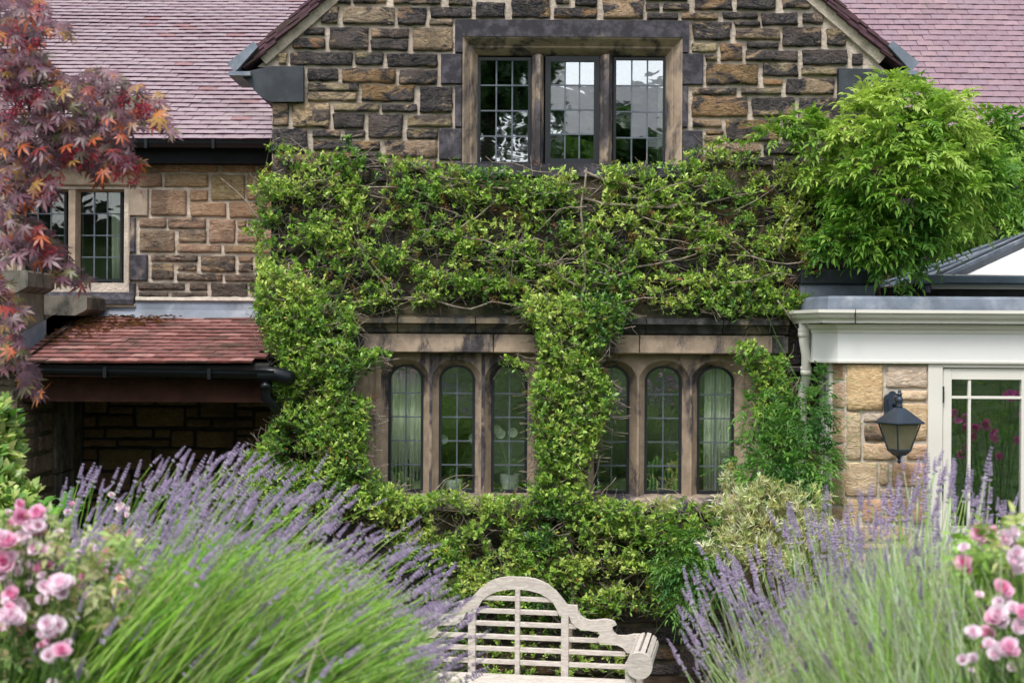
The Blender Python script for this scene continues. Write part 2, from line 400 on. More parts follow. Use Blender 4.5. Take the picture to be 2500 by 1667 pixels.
def room(parent, x0, z0, x1, z1, Y, deep=2.5, mar=.5, mat='room'):
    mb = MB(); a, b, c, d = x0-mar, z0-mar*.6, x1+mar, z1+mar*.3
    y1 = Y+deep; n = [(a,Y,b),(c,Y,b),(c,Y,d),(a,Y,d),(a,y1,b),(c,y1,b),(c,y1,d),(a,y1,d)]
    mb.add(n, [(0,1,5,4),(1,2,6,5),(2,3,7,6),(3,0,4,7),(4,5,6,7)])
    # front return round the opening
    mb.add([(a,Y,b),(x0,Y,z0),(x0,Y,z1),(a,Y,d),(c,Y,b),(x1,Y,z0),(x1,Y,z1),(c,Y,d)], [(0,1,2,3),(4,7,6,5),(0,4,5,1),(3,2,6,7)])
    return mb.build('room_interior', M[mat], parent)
def sweep_u(mb, x0, z0, x1, z1, prof, Y, ti=1):
    """splayed reveal: profile (inset, depth) round left jamb, head and right jamb"""
    for (i0, d0), (i1, d1) in zip(prof[:-1], prof[1:]):
        def c(i, d): return [(x0+i, Y+d, z0), (x0+i, Y+d, z1-i*ti), (x1-i, Y+d, z1-i*ti), (x1-i, Y+d, z0)]
        A, B = c(i0, d0), c(i1, d1)
        for k in range(3): mb.add([A[k], B[k], B[k+1], A[k+1]], [(0,1,2,3)])
def casement(parent, r, Y, ncol, nrow, glass, fr=.028, gap_top=0, frame_mat='frame', cols=None, rows=None, arch=0, name='casement'):
    """metal casement in world rect r; arch>0 = rise of elliptical head"""
    x0, z0, x1, z1 = r; e = empty(name, parent, ((x0+x1)/2, Y, z0)); xc, hw = (x0+x1)/2, (x1-x0)/2
    sp = z1-arch
    def top(x, a, sprg, rise):
        u = max(-1, min(1, (x-xc)/a)); return sprg + rise*math.sqrt(max(0, 1-u*u)) if arch else z1
    mb = MB()
    if arch:
        path = [(x0, z0), (x0, sp)] + [(xc-hw*math.cos(math.pi*i/16), sp+arch*math.sin(math.pi*i/16)) for i in range(1, 16)] + [(x1, sp), (x1, z0)]
        sc_ = [((x-xc)*(1-fr/hw)+xc, (z if z <= sp else sp+(z-sp)*(1-fr/arch*.9)) if i not in (0, len(path)-1) else z) for i, (x, z) in enumerate(path)]
        n = len(path); v = []
        for (x, z) in path: v += [(x, Y-.012, z), (x, Y+.03, z)]
        for (x, z) in sc_: v += [(x, Y-.012, z), (x, Y+.03, z)]
        fs = []
        for i in range(n-1):
            a, b, c, d = 2*i, 2*i+2, 2*n+2*i, 2*n+2*i+2
            fs += [(a, c, d, b), (c, c+1, d+1, d), (a+1, b+1, d+1, c+1), (a, b, b+1, a+1)]
        mb.add(v, fs); mb.box(x0+.002, Y-.014, z0, x1-.002, Y+.028, z0+fr)
    else:
        mb.box(x0, Y-.012, z0, x0+fr, Y+.03, z1); mb.box(x1-fr, Y-.012, z0, x1, Y+.03, z1)
        mb.box(x0+fr, Y-.012, z1-fr, x1-fr, Y+.03, z1); mb.box(x0+fr, Y-.012, z0, x1-fr, Y+.03, z0+fr)
        g = fr*.45
        for (a, b, c, d) in ((x0+g, z0+g, x0+g+.006, z1-g), (x1-g-.006, z0+g, x1-g, z1-g)): mb.box(a, Y-.018, b, c, Y-.010, d)
    mb.build('frame', M[frame_mat], e)
    gx0, gx1, gz0 = x0+fr, x1-fr, z0+fr; gz1 = (sp if arch else z1-fr)
    topz = z1-fr*.8
    cx = [gx0] + [gx0+(gx1-gx0)*(cols[i] if cols else (i+1)/ncol) for i in range(ncol-1)] + [gx1]
    if rows: rz = [gz0] + [gz0+(topz-gz0)*q for q in rows] + [topz]
    else: rz = [gz0+(topz-gz0)*i/nrow for i in range(nrow+1)]
    lb = MB(); cw = .0055
    for x in cx[1:-1]: lb.box(x-cw, Y-.004, gz0, x+cw, Y+.008, top(x, hw-fr, sp, arch-fr*.9) if arch else topz)
    for z in rz[1:-1]: lb.box(gx0, Y-.0055, z-cw*.9, gx1, Y+.0095, z+cw*.9)
    for x in cx[1:-1]:
        for z in rz[1:-1]: lb.box(x-.009, Y-.008, z-.009, x+.009, Y+.011, z+.009)
    lb.build('glazing_bar', M['came'], e)
    for i in range(len(cx)-1):
        for j in range(len(rz)-1):
            a, b, c, d = cx[i]+.001, rz[j]+.001, cx[i+1]-.001, rz[j+1]-.001
            if arch and j == len(rz)-2:
                pts = [(a, b), (c, b)]
                for q in range(7):
                    x = c+(a-c)*q/6; pts.append((x, max(b+.01, top(x, hw-fr+.004, sp, arch-fr*.8))))
            else: pts = [(a, b), (c, b), (c, d), (a, d)]
            pm = MB().prism(pts, Y, Y+.003); o = pm.build('pane', glass, e)
            o.rotation_euler = (random.uniform(-.007, .007), 0, random.uniform(-.007, .007))
    return e

# ================================================================== GROUND
def terrain_z(x, y):
    def ss(t): t = max(0, min(1, t)); return t*t*(3-2*t)
    z = .92*(1-ss((y-5.9)/1.5))
    if y < 0: z += 7.2*ss((-y-1)/40) + .25*noise.noise(Vector((x*.1, y*.1, 0)))*ss(-y/6)
    return z - .02
mb = MB(); xs = [-120,-60,-30,-15,-8,-4,-2,0,2,4,8,15,30,60,120]; ys = [-140,-90,-60,-45,-38,-30,-25,-20,-15,-10,-6,-3,-1,0,2,4,5,5.9,6.2,6.6,7,7.4,8,10,12,16,25,60,150]
for y in ys:
    for x in xs: mb.add([(x, y, terrain_z(x, y))], [])
for j in range(len(ys)-1):
    for i in range(len(xs)-1): q = j*len(xs)+i; mb.f.append((q, q+1, q+1+len(xs), q+len(xs))); mb.m.append(0)
tag(mb.build('ground', M['turf'], smooth=True), kind='structure')
mb = MB()
for j in range(8):
    for i in range(9): mb.add([(-5.5+i*1.35, 7.6+j*.42, .006+.008*noise.noise(Vector((i, j, 0))))], [])
for j in range(7):
    for i in range(8): q = j*9+i; mb.f.append((q, q+1, q+10, q+9)); mb.m.append(0)
tag(mb.build('flower_bed', M['soil']), kind='structure')

# ================================================================== GABLE HOUSE
D0 = 10.5
A = lambda t: (550+t[0]/3.618, t[1]/3.618, 550+t[2]/3.618, t[3]/3.618)
B = lambda t: (1050+t[0]/3.36, t[1]/3.36, 1050+t[2]/3.36, t[3]/3.36)
C = lambda t: (1650+t[0]/3.618, t[1]/3.618, 1650+t[2]/3.618, t[3]/3.618)
E_ = lambda x, y: (840+x/3.075, 740+y/3.075)
XL = XZ(664, 300, D0)[0]; XR = XZ(2130, 300, D0)[0]
house = thing('gable_house', 'dark sooty stone gable front with three-light upper window and arched lower windows', 'house', ((XL+XR)/2, D0, 0))
zk = XZ(620, 163, D0)[1]
xl0, zl0 = XZ(628, 168, D0); ax, az = XZ(1397, -500, D0); xr0, zr0 = XZ(2163, 165, D0)
up = rect((1129, 92, 1665, 405), D0)           # upper window outer rim of the splay
lo = rect((886, 861, 1848, 1214), D0)          # lower window recess
def xl(z): return XL if z < zk-.001 else xl0 + (ax-xl0)*(z-zk)/(az-zk)
def xr(z): return XR if z < zk-.001 else xr0 + (ax-xr0)*(z-zk)/(az-zk)
wall = MB(); holes = [up, lo]
wall_cells(wall, D0+.012, [-.3, zk-.002], lambda z: XL, lambda z: XR, [(up[0], up[1], up[2], min(up[3], zk)), lo])
wall_cells(wall, D0+.012, [zk-.002, az], lambda z: xl0+(ax-xl0)*(z-zk)/(az-zk), lambda z: xr0+(ax-xr0)*(z-zk)/(az-zk), [(up[0], zk-.002, up[2], up[3])])
zm = XZ(1300, 400, D0)[1]
wall.add([(XL,D0+.012,-.3),(XL,16,-.3),(XL,16,zk),(XL,D0+.012,zk),(XR,D0+.012,-.3),(XR,16,-.3),(XR,16,zk),(XR,D0+.012,zk)], [(0,1,2,3),(4,7,6,5)])
wo_ = wall.build('wall', M['mortar'], house)
# mortar below the upper window: algae stain plus shade painted into its colour
dm = MB(); wall_cells(dm, D0+.008, [-.3, zm], lambda z: XL-.003, lambda z: XR+.003, [(lo[0]-.0, lo[1], lo[2], lo[3])])
damp_shade = dm.build('damp_shade_pointing', M['mortar_d'], wo_)
ss = Stones(wo_, M['stone'])
upper = [A(t) for t in [(975,-60,1110,35),(1135,-60,1425,35),(1480,-60,1910,45),(1965,-10,2175,50),(2210,20,2470,165),(850,50,1000,215),(1035,60,1500,220),(1520,65,1775,225),(1805,65,2175,160),(1805,170,2005,225),
 (690,240,885,312),(915,240,1265,440),(1285,250,1625,340),(1285,350,1620,450),(1655,245,2010,455),(600,338,880,435),(470,470,545,570),(580,460,1125,580),(1145,462,1395,580),(1425,475,1875,595),
 (725,605,1000,718),(1025,605,1510,735),(1540,615,1875,748),(725,730,1175,808),(720,815,1165,895),(1205,750,1670,900),(1715,765,2008,1000),(412,910,560,1115),(590,912,925,1130),(955,915,1360,990),(1380,920,1700,992),
 (955,1000,1228,1138),(1255,1008,1570,1225),(1605,1015,2000,1125),(1600,1138,1875,1230),(412,1135,730,1355),(765,1150,1020,1222),(1050,1150,1235,1222),(775,1240,1370,1335),(1410,1240,1865,1395),(412,1370,560,1600),(590,1370,900,1480),(760,1350,1380,1390),(930,1410,1400,1500),(1430,1415,1860,1520)]]
upper += [B(t) for t in [(665,-50,985,152),(1030,-40,1150,38),(1190,-40,1375,58),(1015,68,1370,152),(1415,-40,1755,158),(1770,25,1880,90),(1780,110,2035,160),(1915,28,2130,92),(1770,-50,2120,12)]]
upper += [C(t) for t in [(160,-50,500,92),(535,-50,890,92),(940,-50,1190,80),(55,115,375,178),(405,112,725,168),(755,112,1080,225),(1115,115,1300,212),(150,195,485,358),(515,192,740,235),(525,250,920,355),(945,240,1285,415),(1330,250,1500,410),
 (135,382,362,465),(388,382,592,540),(622,378,915,428),(260,485,362,540),(618,445,1085,545),(1112,438,1520,578),(1555,470,1650,578),(270,565,730,748),(765,560,1080,678),(1115,598,1420,670),(765,698,942,758),(970,695,1400,838),
 (150,778,540,840),(570,780,935,838),(135,852,635,1035),(675,862,1050,1035),(1085,862,1580,1105),(145,1055,405,1128),(440,1058,912,1250),(945,1055,1070,1105),(945,1120,1250,1240),(1270,1120,1730,1240),(1600,920,1730,1105),
 (260,1155,430,1188),(260,1197,430,1250),(270,1265,745,1360),(775,1265,1235,1370),(1255,1265,1730,1370),(270,1380,860,1470),(885,1390,1300,1470),(1320,1390,1730,1470)]]
yellowish = {28, 44, 9, 16, 24, 73, 75, 66, 76, 79, 85, 87, 89, 90}
for i, t in enumerate(upper):
    r = rect(t, D0); c = list(gable_col())
    if i in yellowish: c[3] = .45
    t_h = t[3]-t[1]
    ss.add(((r[0]+r[2])/2, D0, (r[1]+r[3])/2), r[2]-r[0]+.009, r[3]-r[1]+.008, c, pri=0, rockf=.024, rag=.015)
zt = XZ(1400, -14, D0)[1]
def skipg(cx, cz, w_, h_): return cx-w_/2 < xl(cz+h_/2)+.04 or cx+w_/2 > xr(cz+h_/2)-.04
coursed(xl0, xr0, zt, az-.3, skipg, lambda x, z, w_, h_: ss.add((x, D0, z), w_, h_, gable_col(), pri=5))
hood = rect((846, 768, 1926, 860), D0)
def skipl(cx, cz, w_, h_):
    if cx+w_/2 > lo[0]-.1 and cx-w_/2 < lo[2]+.1 and cz+h_/2 > lo[1]-.1 and cz-h_/2 < hood[3]+.02: return True
    if cx+w_/2 > up[0]-.1 and cx-w_/2 < up[2]+.1 and cz+h_/2 > up[1]-.08: return True
    return False
zc = XZ(1300, 412, D0)[1]
def lowcol(): 
    c = random.choice([(.2,.16,.09), (.26,.19,.1), (.16,.13,.08)]); return (*jit(c), random.choice([.5,.6,.7,.8,.45]))
coursed(XL, XR, 0, zc, skipl, lambda x, z, w_, h_: ss.add((x, D0, z), w_, h_, lowcol(), pri=3 if z < 1.2 else 1, rockf=.014), .13, .24, .26, .55)
ss.flush()
# window margins flush with the wall: blocks of dressed stone
def block(parent, t, D, mat, al, y0=-.02, y1=.02, name='jamb_stone', b=.006, col=(1,1,1)):
    r = rect(t, D); mb = MB(); mb.col = (*col, al); mb.bbox(r[0], D+y0, r[1], r[2], D+y1, r[3], b)
    return mb.build(name, mat, parent)
uw = empty('upper_window', house, ((up[0]+up[2])/2, D0, up[1]))
r = rect(B((205,172,2120,308)), D0); mb = MB(); mb.col = (1,1,1,.86)
q = rect(B((205,308,265,435)), D0); q2 = rect(B((2065,308,2120,435)), D0)
mb.prism([(q[0], q[1]), (up[0], q[1]), (up[0], up[3]), (up[2], up[3]), (up[2], q2[1]), (q2[2], q2[1]), (q2[2], r[3]), (q[0], r[3])], D0-.025, D0+.014)
mb.build('lintel', M['dressed'], uw)
for t, al in (((90,445,262,692),.8), ((205,705,262,1045),.8), ((75,1060,262,1312),.82), ((205,1325,262,1400),.8), ((2068,445,2238,698),.86), ((2068,715,2112,1048),.9), ((2068,1075,2232,1400),.9)):
    s_ = B(t); block(uw, s_, D0, M['dressed'], al, name='jamb_stone')
mb = MB(); mb.col = (1,1,1,.56)
prof = [(0, -.02), (.012, -.012), (.055, .05), (.062, .044), (.07, .05), (.112, .13)]
sweep_u(mb, up[0], up[1], up[2], up[3], prof, D0); mb.build('splayed_reveal', M['reveal'], uw)
Yw = D0+.13
inn = (up[0]+.112, up[1], up[2]-.112, up[3]-.112)
for (a, b) in ((832, 936), (1388, 1502)):
    r = rect(B((a, 440, b, 1400)), D0+.06); xc = (r[0]+r[2])/2; h = (r[2]-r[0])/2
    mb = MB(); mb.col = (1,1,1,.68); z0, z1 = up[1], inn[3]
    pr = [(-h, .13), (-h*.92, .11), (-.016, .03), (.016, .03), (h*.92, .11), (h, .13), (h, .2), (-h, .2)]
    mb.extr(pr, [((xc, D0, z0), (1,0,0), (0,1,0)), ((xc, D0, z1-.005), (1,0,0), (0,1,0))], True)
    mb.build('mullion', M['reveal'], uw)
sl = rect((1105, 402, 1690, 432), D0); mb = MB(); mb.col = (1,1,1,.9)
mb.prism([(sl[0], sl[1]), (sl[2], sl[1]), (sl[2], sl[3]), (sl[0], sl[3])], D0-.03, D0+.2); mb.build('sill', M['dressed'], uw)
for t, fr, nm in (((388,474,828,1352), .022, 0), ((944,470,1386,1350), .040, 1), ((1503,474,1932,1368), .020, 2)):
    r = rect(B(t), D0+.13)
    casement(uw, r, D0+.135 - (.02 if nm == 1 else 0), 3, 4, M['glass'], fr)
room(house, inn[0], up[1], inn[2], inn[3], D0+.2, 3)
# ---- lower window: hood mould, lintel panel, arched head, mullions
lw = empty('lower_window', house, ((lo[0]+lo[2])/2, D0, lo[1]))
hz = XZ(1400, 776, D0)[1]; hx0 = XZ(850, 780, D0)[0]; hx1 = XZ(1923, 780, D0)[0]
hp = [(0, .012), (-.05, -.0), (-.085, -.01), (-.09, -.045), (-.062, -.055), (-.04, -.085), (-.03, -.11), (-.012, -.12), (.01, -.13)]   # (y, z)
xj = [hx0] + [XZ(840+k/3.075, 780, D0)[0] for k in (405, 990)] + [XZ(1400+k/3.075, 780, D0)[0] for k in (-180+30, 540, 1115)] + [hx1]
for a, b in zip(xj[:-1], xj[1:]):
    mb = MB(); mb.col = (1,1,1,.55+random.random()*.2)
    mb.extr([(y, z) for y, z in hp], [((a+.003, D0, hz), (0,1,0), (0,0,1)), ((b-.003, D0, hz), (0,1,0), (0,0,1))], True)
    mb.build('hood_mould', M['hood'], lw)
for x, s in ((hx1, 1), (hx0, -1)):
    mb = MB(); mb.col = (1,1,1,.7)
    mb.extr([(y, z) for y, z in hp], [((x-s*.002, D0, hz-.13), (0,1,0), (s*1,0,0)), ((x-s*.002, D0, XZ(1900, 862, D0)[1]), (0,1,0), (s,0,0))], True)
    mb.build('hood_return', M['hood'], lw)
lz1 = hz-.125
for k in range(3):
    xa = hx0 + (hx1-hx0-.02)*k/3; xb = hx0+(hx1-hx0-.02)*(k+1)/3
    mb = MB(); mb.col = (1,1,1,.5); mb.bbox(xa+.003, D0-.02, lo[3], xb-.003, D0+.05, lz1, .004); mb.build('lintel', M['reveal'], lw)
mb = MB(); mb.col = (1,1,1,.5)
sweep_u(mb, lo[0]-.02, lo[1], lo[2]+.02, lo[3], [(0, -.015), (.03, -.01), (.055, .03), (.06, .03), (.09, .085), (.11, .085)], D0, .12); mb.build('moulded_reveal', M['reveal'], lw)
for (xa, xb) in ((868, 884), (1850, 1868)):
    for ya, yb in ((864, 996), (1000, 1126), (1130, 1214)): block(lw, (xa-8, ya, xb+6, yb), D0, M['reveal'], .4, -.014, .012)
lights = [(946,1035),(1070,1161),(1198,1289),(1449,1538),(1572,1666),(1700,1794)]
spy, boty = 930, 1209; Yh = D0+.085; Yc = D0+.155
zsp = XZ(1380, spy, Yh)[1]; zhead = lo[3]; zbot = lo[1]
for k, (a, b) in enumerate(lights):
    rr = rect((a, 892, b, boty), Yc); xc = (rr[0]+rr[2])/2; hi_ = (rr[2]-rr[0])/2-.004; ho = hi_+.05
    ri, ro = .116, .158; n = 22
    mb = MB(); mb.col = (1,1,1,.5)
    inner = [(xc-hi_, zbot)] + [(xc-hi_*math.cos(math.pi*i/n), zsp+ri*math.sin(math.pi*i/n)) for i in range(n+1)] + [(xc+hi_, zbot)]
    outer = [(xc-ho, zbot)] + [(xc-ho*math.cos(math.pi*i/n), zsp+ro*math.sin(math.pi*i/n)) for i in range(n+1)] + [(xc+ho, zbot)]
    m_ = len(inner); v = [(x, Yh, z) for x, z in outer] + [(x, Yc, z) for x, z in inner] + [(x, Yc+.05, z) for x, z in inner] + [(x, Yh, zhead) for x, z in outer]
    fs = []
    for i in range(m_-1):
        fs.append((i, m_+i, m_+i+1, i+1)); fs.append((m_+i, 2*m_+i, 2*m_+i+1, m_+i+1))
        if 1 <= i < m_-2: fs.append((i, i+1, 3*m_+i+1, 3*m_+i))
    mb.add(v, fs); o = mb.build('arched_head', M['reveal'], lw)
    # nose of the mullion to the right, or jamb strip
    xa = xc+ho
    if k < 5:
        rn = rect((lights[k+1][0], 892, lights[k+1][1], boty), Yc); xb = (rn[0]+rn[2])/2 - ((rn[2]-rn[0])/2-.004) - .05
    else: xb = lo[2]-.085
    if xb < xa+.004: xa, xb = (xa+xb)/2-.004, (xa+xb)/2+.004
    mb = MB(); mb.col = (1,1,1,[.78,.74,.6,.5,.52,.4][k]); mb.box(xa-.002, Yh-.006, zbot, xb+.002, Yh+.09, zhead); mb.build('mullion' if k < 5 else 'jamb_stone', M['reveal'], lw)
    if k == 0:
        mb = MB(); mb.col = (1,1,1,.35); mb.box(lo[0]+.085, Yh-.006, zbot, xc-ho+.002, Yh+.09, zhead); mb.build('jamb_stone', M['reveal'], lw)
    zt_ = zsp+ri
    casement(lw, (xc-hi_+.002, zbot+.02, xc+hi_-.002, zt_-.002), Yc+.02, 2, 5, M['glass2'], .019, arch=ri-.004, rows=[.2,.395,.59,.785])
r = rect((868, 1212, 1866, 1245), D0); mb = MB(); mb.col = (1,1,1,.6)
mb.extr([(-.05, r[1]), (-.05, r[3]-.035), (.0, r[3]-.004), (.2, r[3]+.012), (.2, r[1])], [((r[0], D0, 0), (0,1,0), (0,0,1)), ((r[2], D0, 0), (0,1,0), (0,0,1))], True)
mb.build('sill', M['dressed'], lw)
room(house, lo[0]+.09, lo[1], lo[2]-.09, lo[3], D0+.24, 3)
# ledge at the right foot of the wall top (dark string)
block(house, (1915, 893, 1962, 908), D0, M['hood'], .8, -.06, .02, 'string_course')
# ---- kneelers, verge, gable roof
kl = [A((x, y, x, y))[:2] for x, y in ((395,588),(690,588),(690,900),(405,902),(330,868),(255,800),(205,725),(160,690),(133,655),(200,632),(300,610))]
kr = [C((x, y, x, y))[:2] for x, y in ((1440,605),(1440,905),(1780,907),(1850,880),(1935,800),(1990,720),(2018,662),(1940,650),(1860,640),(1760,612))]
for pts in (kl, kr):
    p = [XZ(x, y, D0-.05) for x, y in pts]; mb = MB(); mb.prism(p[::-1] if pts is kl else p, D0-.055, D0+.5); mb.build('kneeler', M['kneeler'], house)
roofg = empty('gable_roof', house, (ax, D0, az))
for (x0, z0), sgn in ((XZ(592, 172, D0), 1), (XZ(2204, 170, D0), -1)):
    xe, ze = ax, XZ(1397, -527, D0)[1]
    d = Vector((xe-x0, 0, ze-z0)); L = d.length; d.normalize(); nrm = Vector((-d.z*sgn, 0, d.x*sgn)); 
    if nrm.z < 0: nrm = -nrm
    mb = MB(); P = lambda s_, h_, y: Vector((x0, y, z0)) + d*s_ + nrm*h_
    mb.add([P(0,-.0,D0-.03),P(L,0,D0-.03),P(L,.02,D0-.03),P(0,.02,D0-.03),P(0,0,17),P(L,0,17),P(L,.02,17),P(0,.02,17)], [(0,1,2,3),(0,4,5,1),(3,2,6,7),(0,3,7,4)])
    mb.build('roof_slope', M['edge'], roofg)
    # mortar undercloak band
    mb = MB(); s_ = .16
    k = 18; vs = []
    for i in range(k+1):
        t = s_+(L-s_)*i/k; wob = .012*noise.noise(Vector((t*6, sgn, 0)))
        vs += [P(t, -.004, D0-.032), P(t, -.085+wob, D0-.022), P(t, -.092+wob, D0+.01)]
    fs = []
    for i in range(k):
        for j in range(2): q = i*3+j; fs.append((q, q+1, q+4, q+3))
    mb.add(vs, fs); mb.build('mortar_fillet', M['mortar'], roofg)
    ang = math.atan2(d.z, d.x)
    tm = MB(); tm.mi = 0; tm.col = (.085,.04,.055,1); tm.box(-.1, -.0, -.009, .1, .17, .009); tme = tm.mesh('verge_tile', [M['rtile']])
    i = 0; s_ = .12
    while s_ < L-.05:
        for lay in (0, 1, 2):
            o = bpy.data.objects.new('verge_tile', tme); put(o, roofg, P(s_+lay*.035, -.008+lay*.024+random.uniform(-.004,.004), D0-.065-random.uniform(0,.02)))
            o.rotation_euler = (0, -ang + sgn*(R(4)+random.uniform(-.02,.02)), 0)
        s_ += .105
    cp = MB(); cp.add([P(-.05,.085,D0-.1),P(.2,.08,D0-.1),P(.2,.03,D0-.1),P(-.05,.0,D0-.1),P(-.05,.085,D0+.3),P(.2,.08,D0+.3),P(.2,.03,D0+.3),P(-.05,.0,D0+.3)], [(0,1,2,3),(0,4,5,1),(4,7,6,5),(3,2,6,7),(1,5,6,2),(0,3,7,4)])
    cp.build('lead_cap', M['lead'], roofg)
    cp = MB(); q = P(-.02,-.02,0); cp.box(q.x-.08, D0-.11, q.z-.03, q.x+.08, D0+.4, q.z); cp.build('lead_cap', M['lead'], roofg)

# ================================================================== LEFT WING
D1 = 11.7
Dm = lambda t: (t[0]/3.36, 350+t[1]/3.36, t[2]/3.36, 350+t[3]/3.36)
wing = thing('house_wing', 'tan stone side wing under a long mauve tiled roof behind the maple', 'house', (-4, D1, 0))
wl = MB(); lwin = rect((52, 461, 302, 690), D1); ztop = XZ(400, 385, D1)[1]
wall_cells(wl, D1+.01, [-.3, ztop], lambda z: -7.0, lambda z: XL+.02, [lwin]); wl_o = wl.build('wall', M['mortar'], wing)
mb = MB(); mb.add([(-3.6, D1+.006, 0), (XL, D1+.006, 0), (XL, D1+.006, XZ(400, 785, D1)[1]), (-3.6, D1+.006, XZ(400, 785, D1)[1])], [(0,1,2,3)]); mb.build('shaded_pointing', M['dark'], wl_o)  # near-black sheet puts the porch's shade into the mortar colour
st = Stones(wl_o, M['tan'])
lst = [(1150,150,1475,238),(1495,148,1785,238),(1812,150,2090,238),(2118,150,2300,238),(1138,245,1330,358),(1350,250,1705,358),(1728,258,2008,468),(2025,258,2300,355),(2020,372,2300,465),
 (1240,382,1530,592),(1560,382,1702,472),(1560,485,1855,600),(1880,482,2300,610),(1145,612,1362,692),(1380,612,1690,700),(1715,622,1928,815),(1948,628,2020,690),(2038,628,2300,690),(1145,712,1432,892),(1465,712,1690,812),(1950,712,2300,815),(1452,828,1812,895),(1838,835,2300,900),
 (1240,915,1618,970),(1245,985,1420,1118),(1458,990,1612,1048),(1645,920,1930,1055),(1955,922,2072,975),(1955,990,2072,1058),(2098,922,2300,1058),(1450,1068,1822,1128),(1845,1075,2300,1135),(1135,1145,1515,1200),(1555,1145,1700,1205),(1730,1145,2030,1280),(2050,1150,2300,1215),(1135,1220,1375,1262),(1408,1220,1700,1265),(2060,1238,2300,1280)]
for i, t in enumerate(lst):
    r = rect(Dm(t), D1); yy = (t[1]+t[3])/2
    al = .12 if yy < 600 else (.3 if yy < 900 else (.5 if yy < 1140 else .8))
    base = (.47,.34,.215) if yy < 600 else ((.42,.31,.22) if yy < 900 else (.45,.34,.24))
    al += random.uniform(-.06, .12)
    st.add(((r[0]+r[2])/2, D1, (r[1]+r[3])/2), r[2]-r[0]+.006, r[3]-r[1]+.006, (*jit(base, .12), al), rockf=.013, rag=.008, t=.01)
Pm = lambda t: (t[0]/3.36, 720+t[1]/3.36, t[2]/3.36, 720+t[3]/3.36)
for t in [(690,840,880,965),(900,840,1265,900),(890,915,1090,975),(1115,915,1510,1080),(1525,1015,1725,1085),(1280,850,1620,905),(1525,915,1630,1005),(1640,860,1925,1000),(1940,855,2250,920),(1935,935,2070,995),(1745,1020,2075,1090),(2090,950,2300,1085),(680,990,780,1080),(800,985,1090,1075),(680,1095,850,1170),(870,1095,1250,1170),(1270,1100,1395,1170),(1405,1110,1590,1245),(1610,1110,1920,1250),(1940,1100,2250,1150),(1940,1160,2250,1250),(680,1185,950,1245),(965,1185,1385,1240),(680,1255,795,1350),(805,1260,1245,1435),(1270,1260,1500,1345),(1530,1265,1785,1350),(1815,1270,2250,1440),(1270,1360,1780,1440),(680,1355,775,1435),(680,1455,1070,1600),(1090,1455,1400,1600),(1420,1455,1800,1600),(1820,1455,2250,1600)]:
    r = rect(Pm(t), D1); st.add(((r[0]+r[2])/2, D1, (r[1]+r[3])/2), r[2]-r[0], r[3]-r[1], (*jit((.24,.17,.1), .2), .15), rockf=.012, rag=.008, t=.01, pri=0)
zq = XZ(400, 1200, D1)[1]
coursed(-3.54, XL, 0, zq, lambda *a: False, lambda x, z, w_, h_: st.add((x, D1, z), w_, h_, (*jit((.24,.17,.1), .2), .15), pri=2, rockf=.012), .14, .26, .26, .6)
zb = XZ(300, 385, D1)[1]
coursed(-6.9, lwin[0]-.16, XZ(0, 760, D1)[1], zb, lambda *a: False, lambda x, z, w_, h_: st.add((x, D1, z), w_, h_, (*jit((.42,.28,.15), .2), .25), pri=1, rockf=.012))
st.flush()
ww = empty('wing_window', wing, ((lwin[0]+lwin[2])/2, D1, lwin[1]))
for t, al in (((1068,375,1215,595),.5), ((1066,612,1110,895),.75), ((1062,915,1210,1125),.75), ((1062,1145,1110,1300),.9)): block(ww, Dm(t), D1, M['dressed'], al)
r = rect((30, 398, 334, 452), D1); mb = MB(); mb.col = (1,1,1,.25); mb.bbox(r[0], D1-.02, r[1], r[2], D1+.014, r[3]); mb.build('lintel', M['reveal'], ww)
r = rect((-60, 450, 36, 690), D1); mb = MB(); mb.col = (1,1,1,.25); mb.bbox(r[0], D1-.02, r[1], r[2], D1+.014, r[3]); mb.build('jamb_stone', M['reveal'], ww)
mb = MB(); mb.col = (1,1,1,.35); rw = rect((36, 450, 318, 690), D1)
sweep_u(mb, rw[0], rw[1], rw[2], rw[3], [(0,-.018),(.01,-.01),(.03,.04),(.036,.04),(.055,.1)], D1); mb.build('splayed_reveal', M['reveal'], ww)
r = rect((162, 455, 192, 690), D1+.04); xc = (r[0]+r[2])/2; h = (r[2]-r[0])/2; mb = MB(); mb.col = (1,1,1,.3)
mb.extr([(-h,.1),(-h*.55,.02),(h*.55,.02),(h,.1),(h,.17),(-h,.17)], [((xc,D1,lwin[1]-.03),(1,0,0),(0,1,0)), ((xc,D1,rw[3]-.03),(1,0,0),(0,1,0))], True); mb.build('mullion', M['reveal'], ww)
M['glass3'] = m_glass('wing_glass', .09, .0006, 5)
for t in ((54,464,162,687),(192,464,299,687)): casement(ww, rect(t, D1+.1), D1+.11, 3, 4, M['glass3'], .02, rows=[.25,.5,.75])
mb = MB(); mb.col = (1,1,1,.92); r = rect((20, 688, 330, 742), D1)
mb.extr([(-.06, r[1]), (-.06, r[1]+.035), (.1, r[3]), (.17, r[3]), (.17, r[1])], [((r[0], D1, 0), (0,1,0), (0,0,1)), ((r[2], D1, 0), (0,1,0), (0,0,1))], True); mb.build('sill', M['dressed'], ww)
room(wing, lwin[0]+.02, lwin[1], lwin[2]-.02, lwin[3], D1+.18, 2.5, .4)
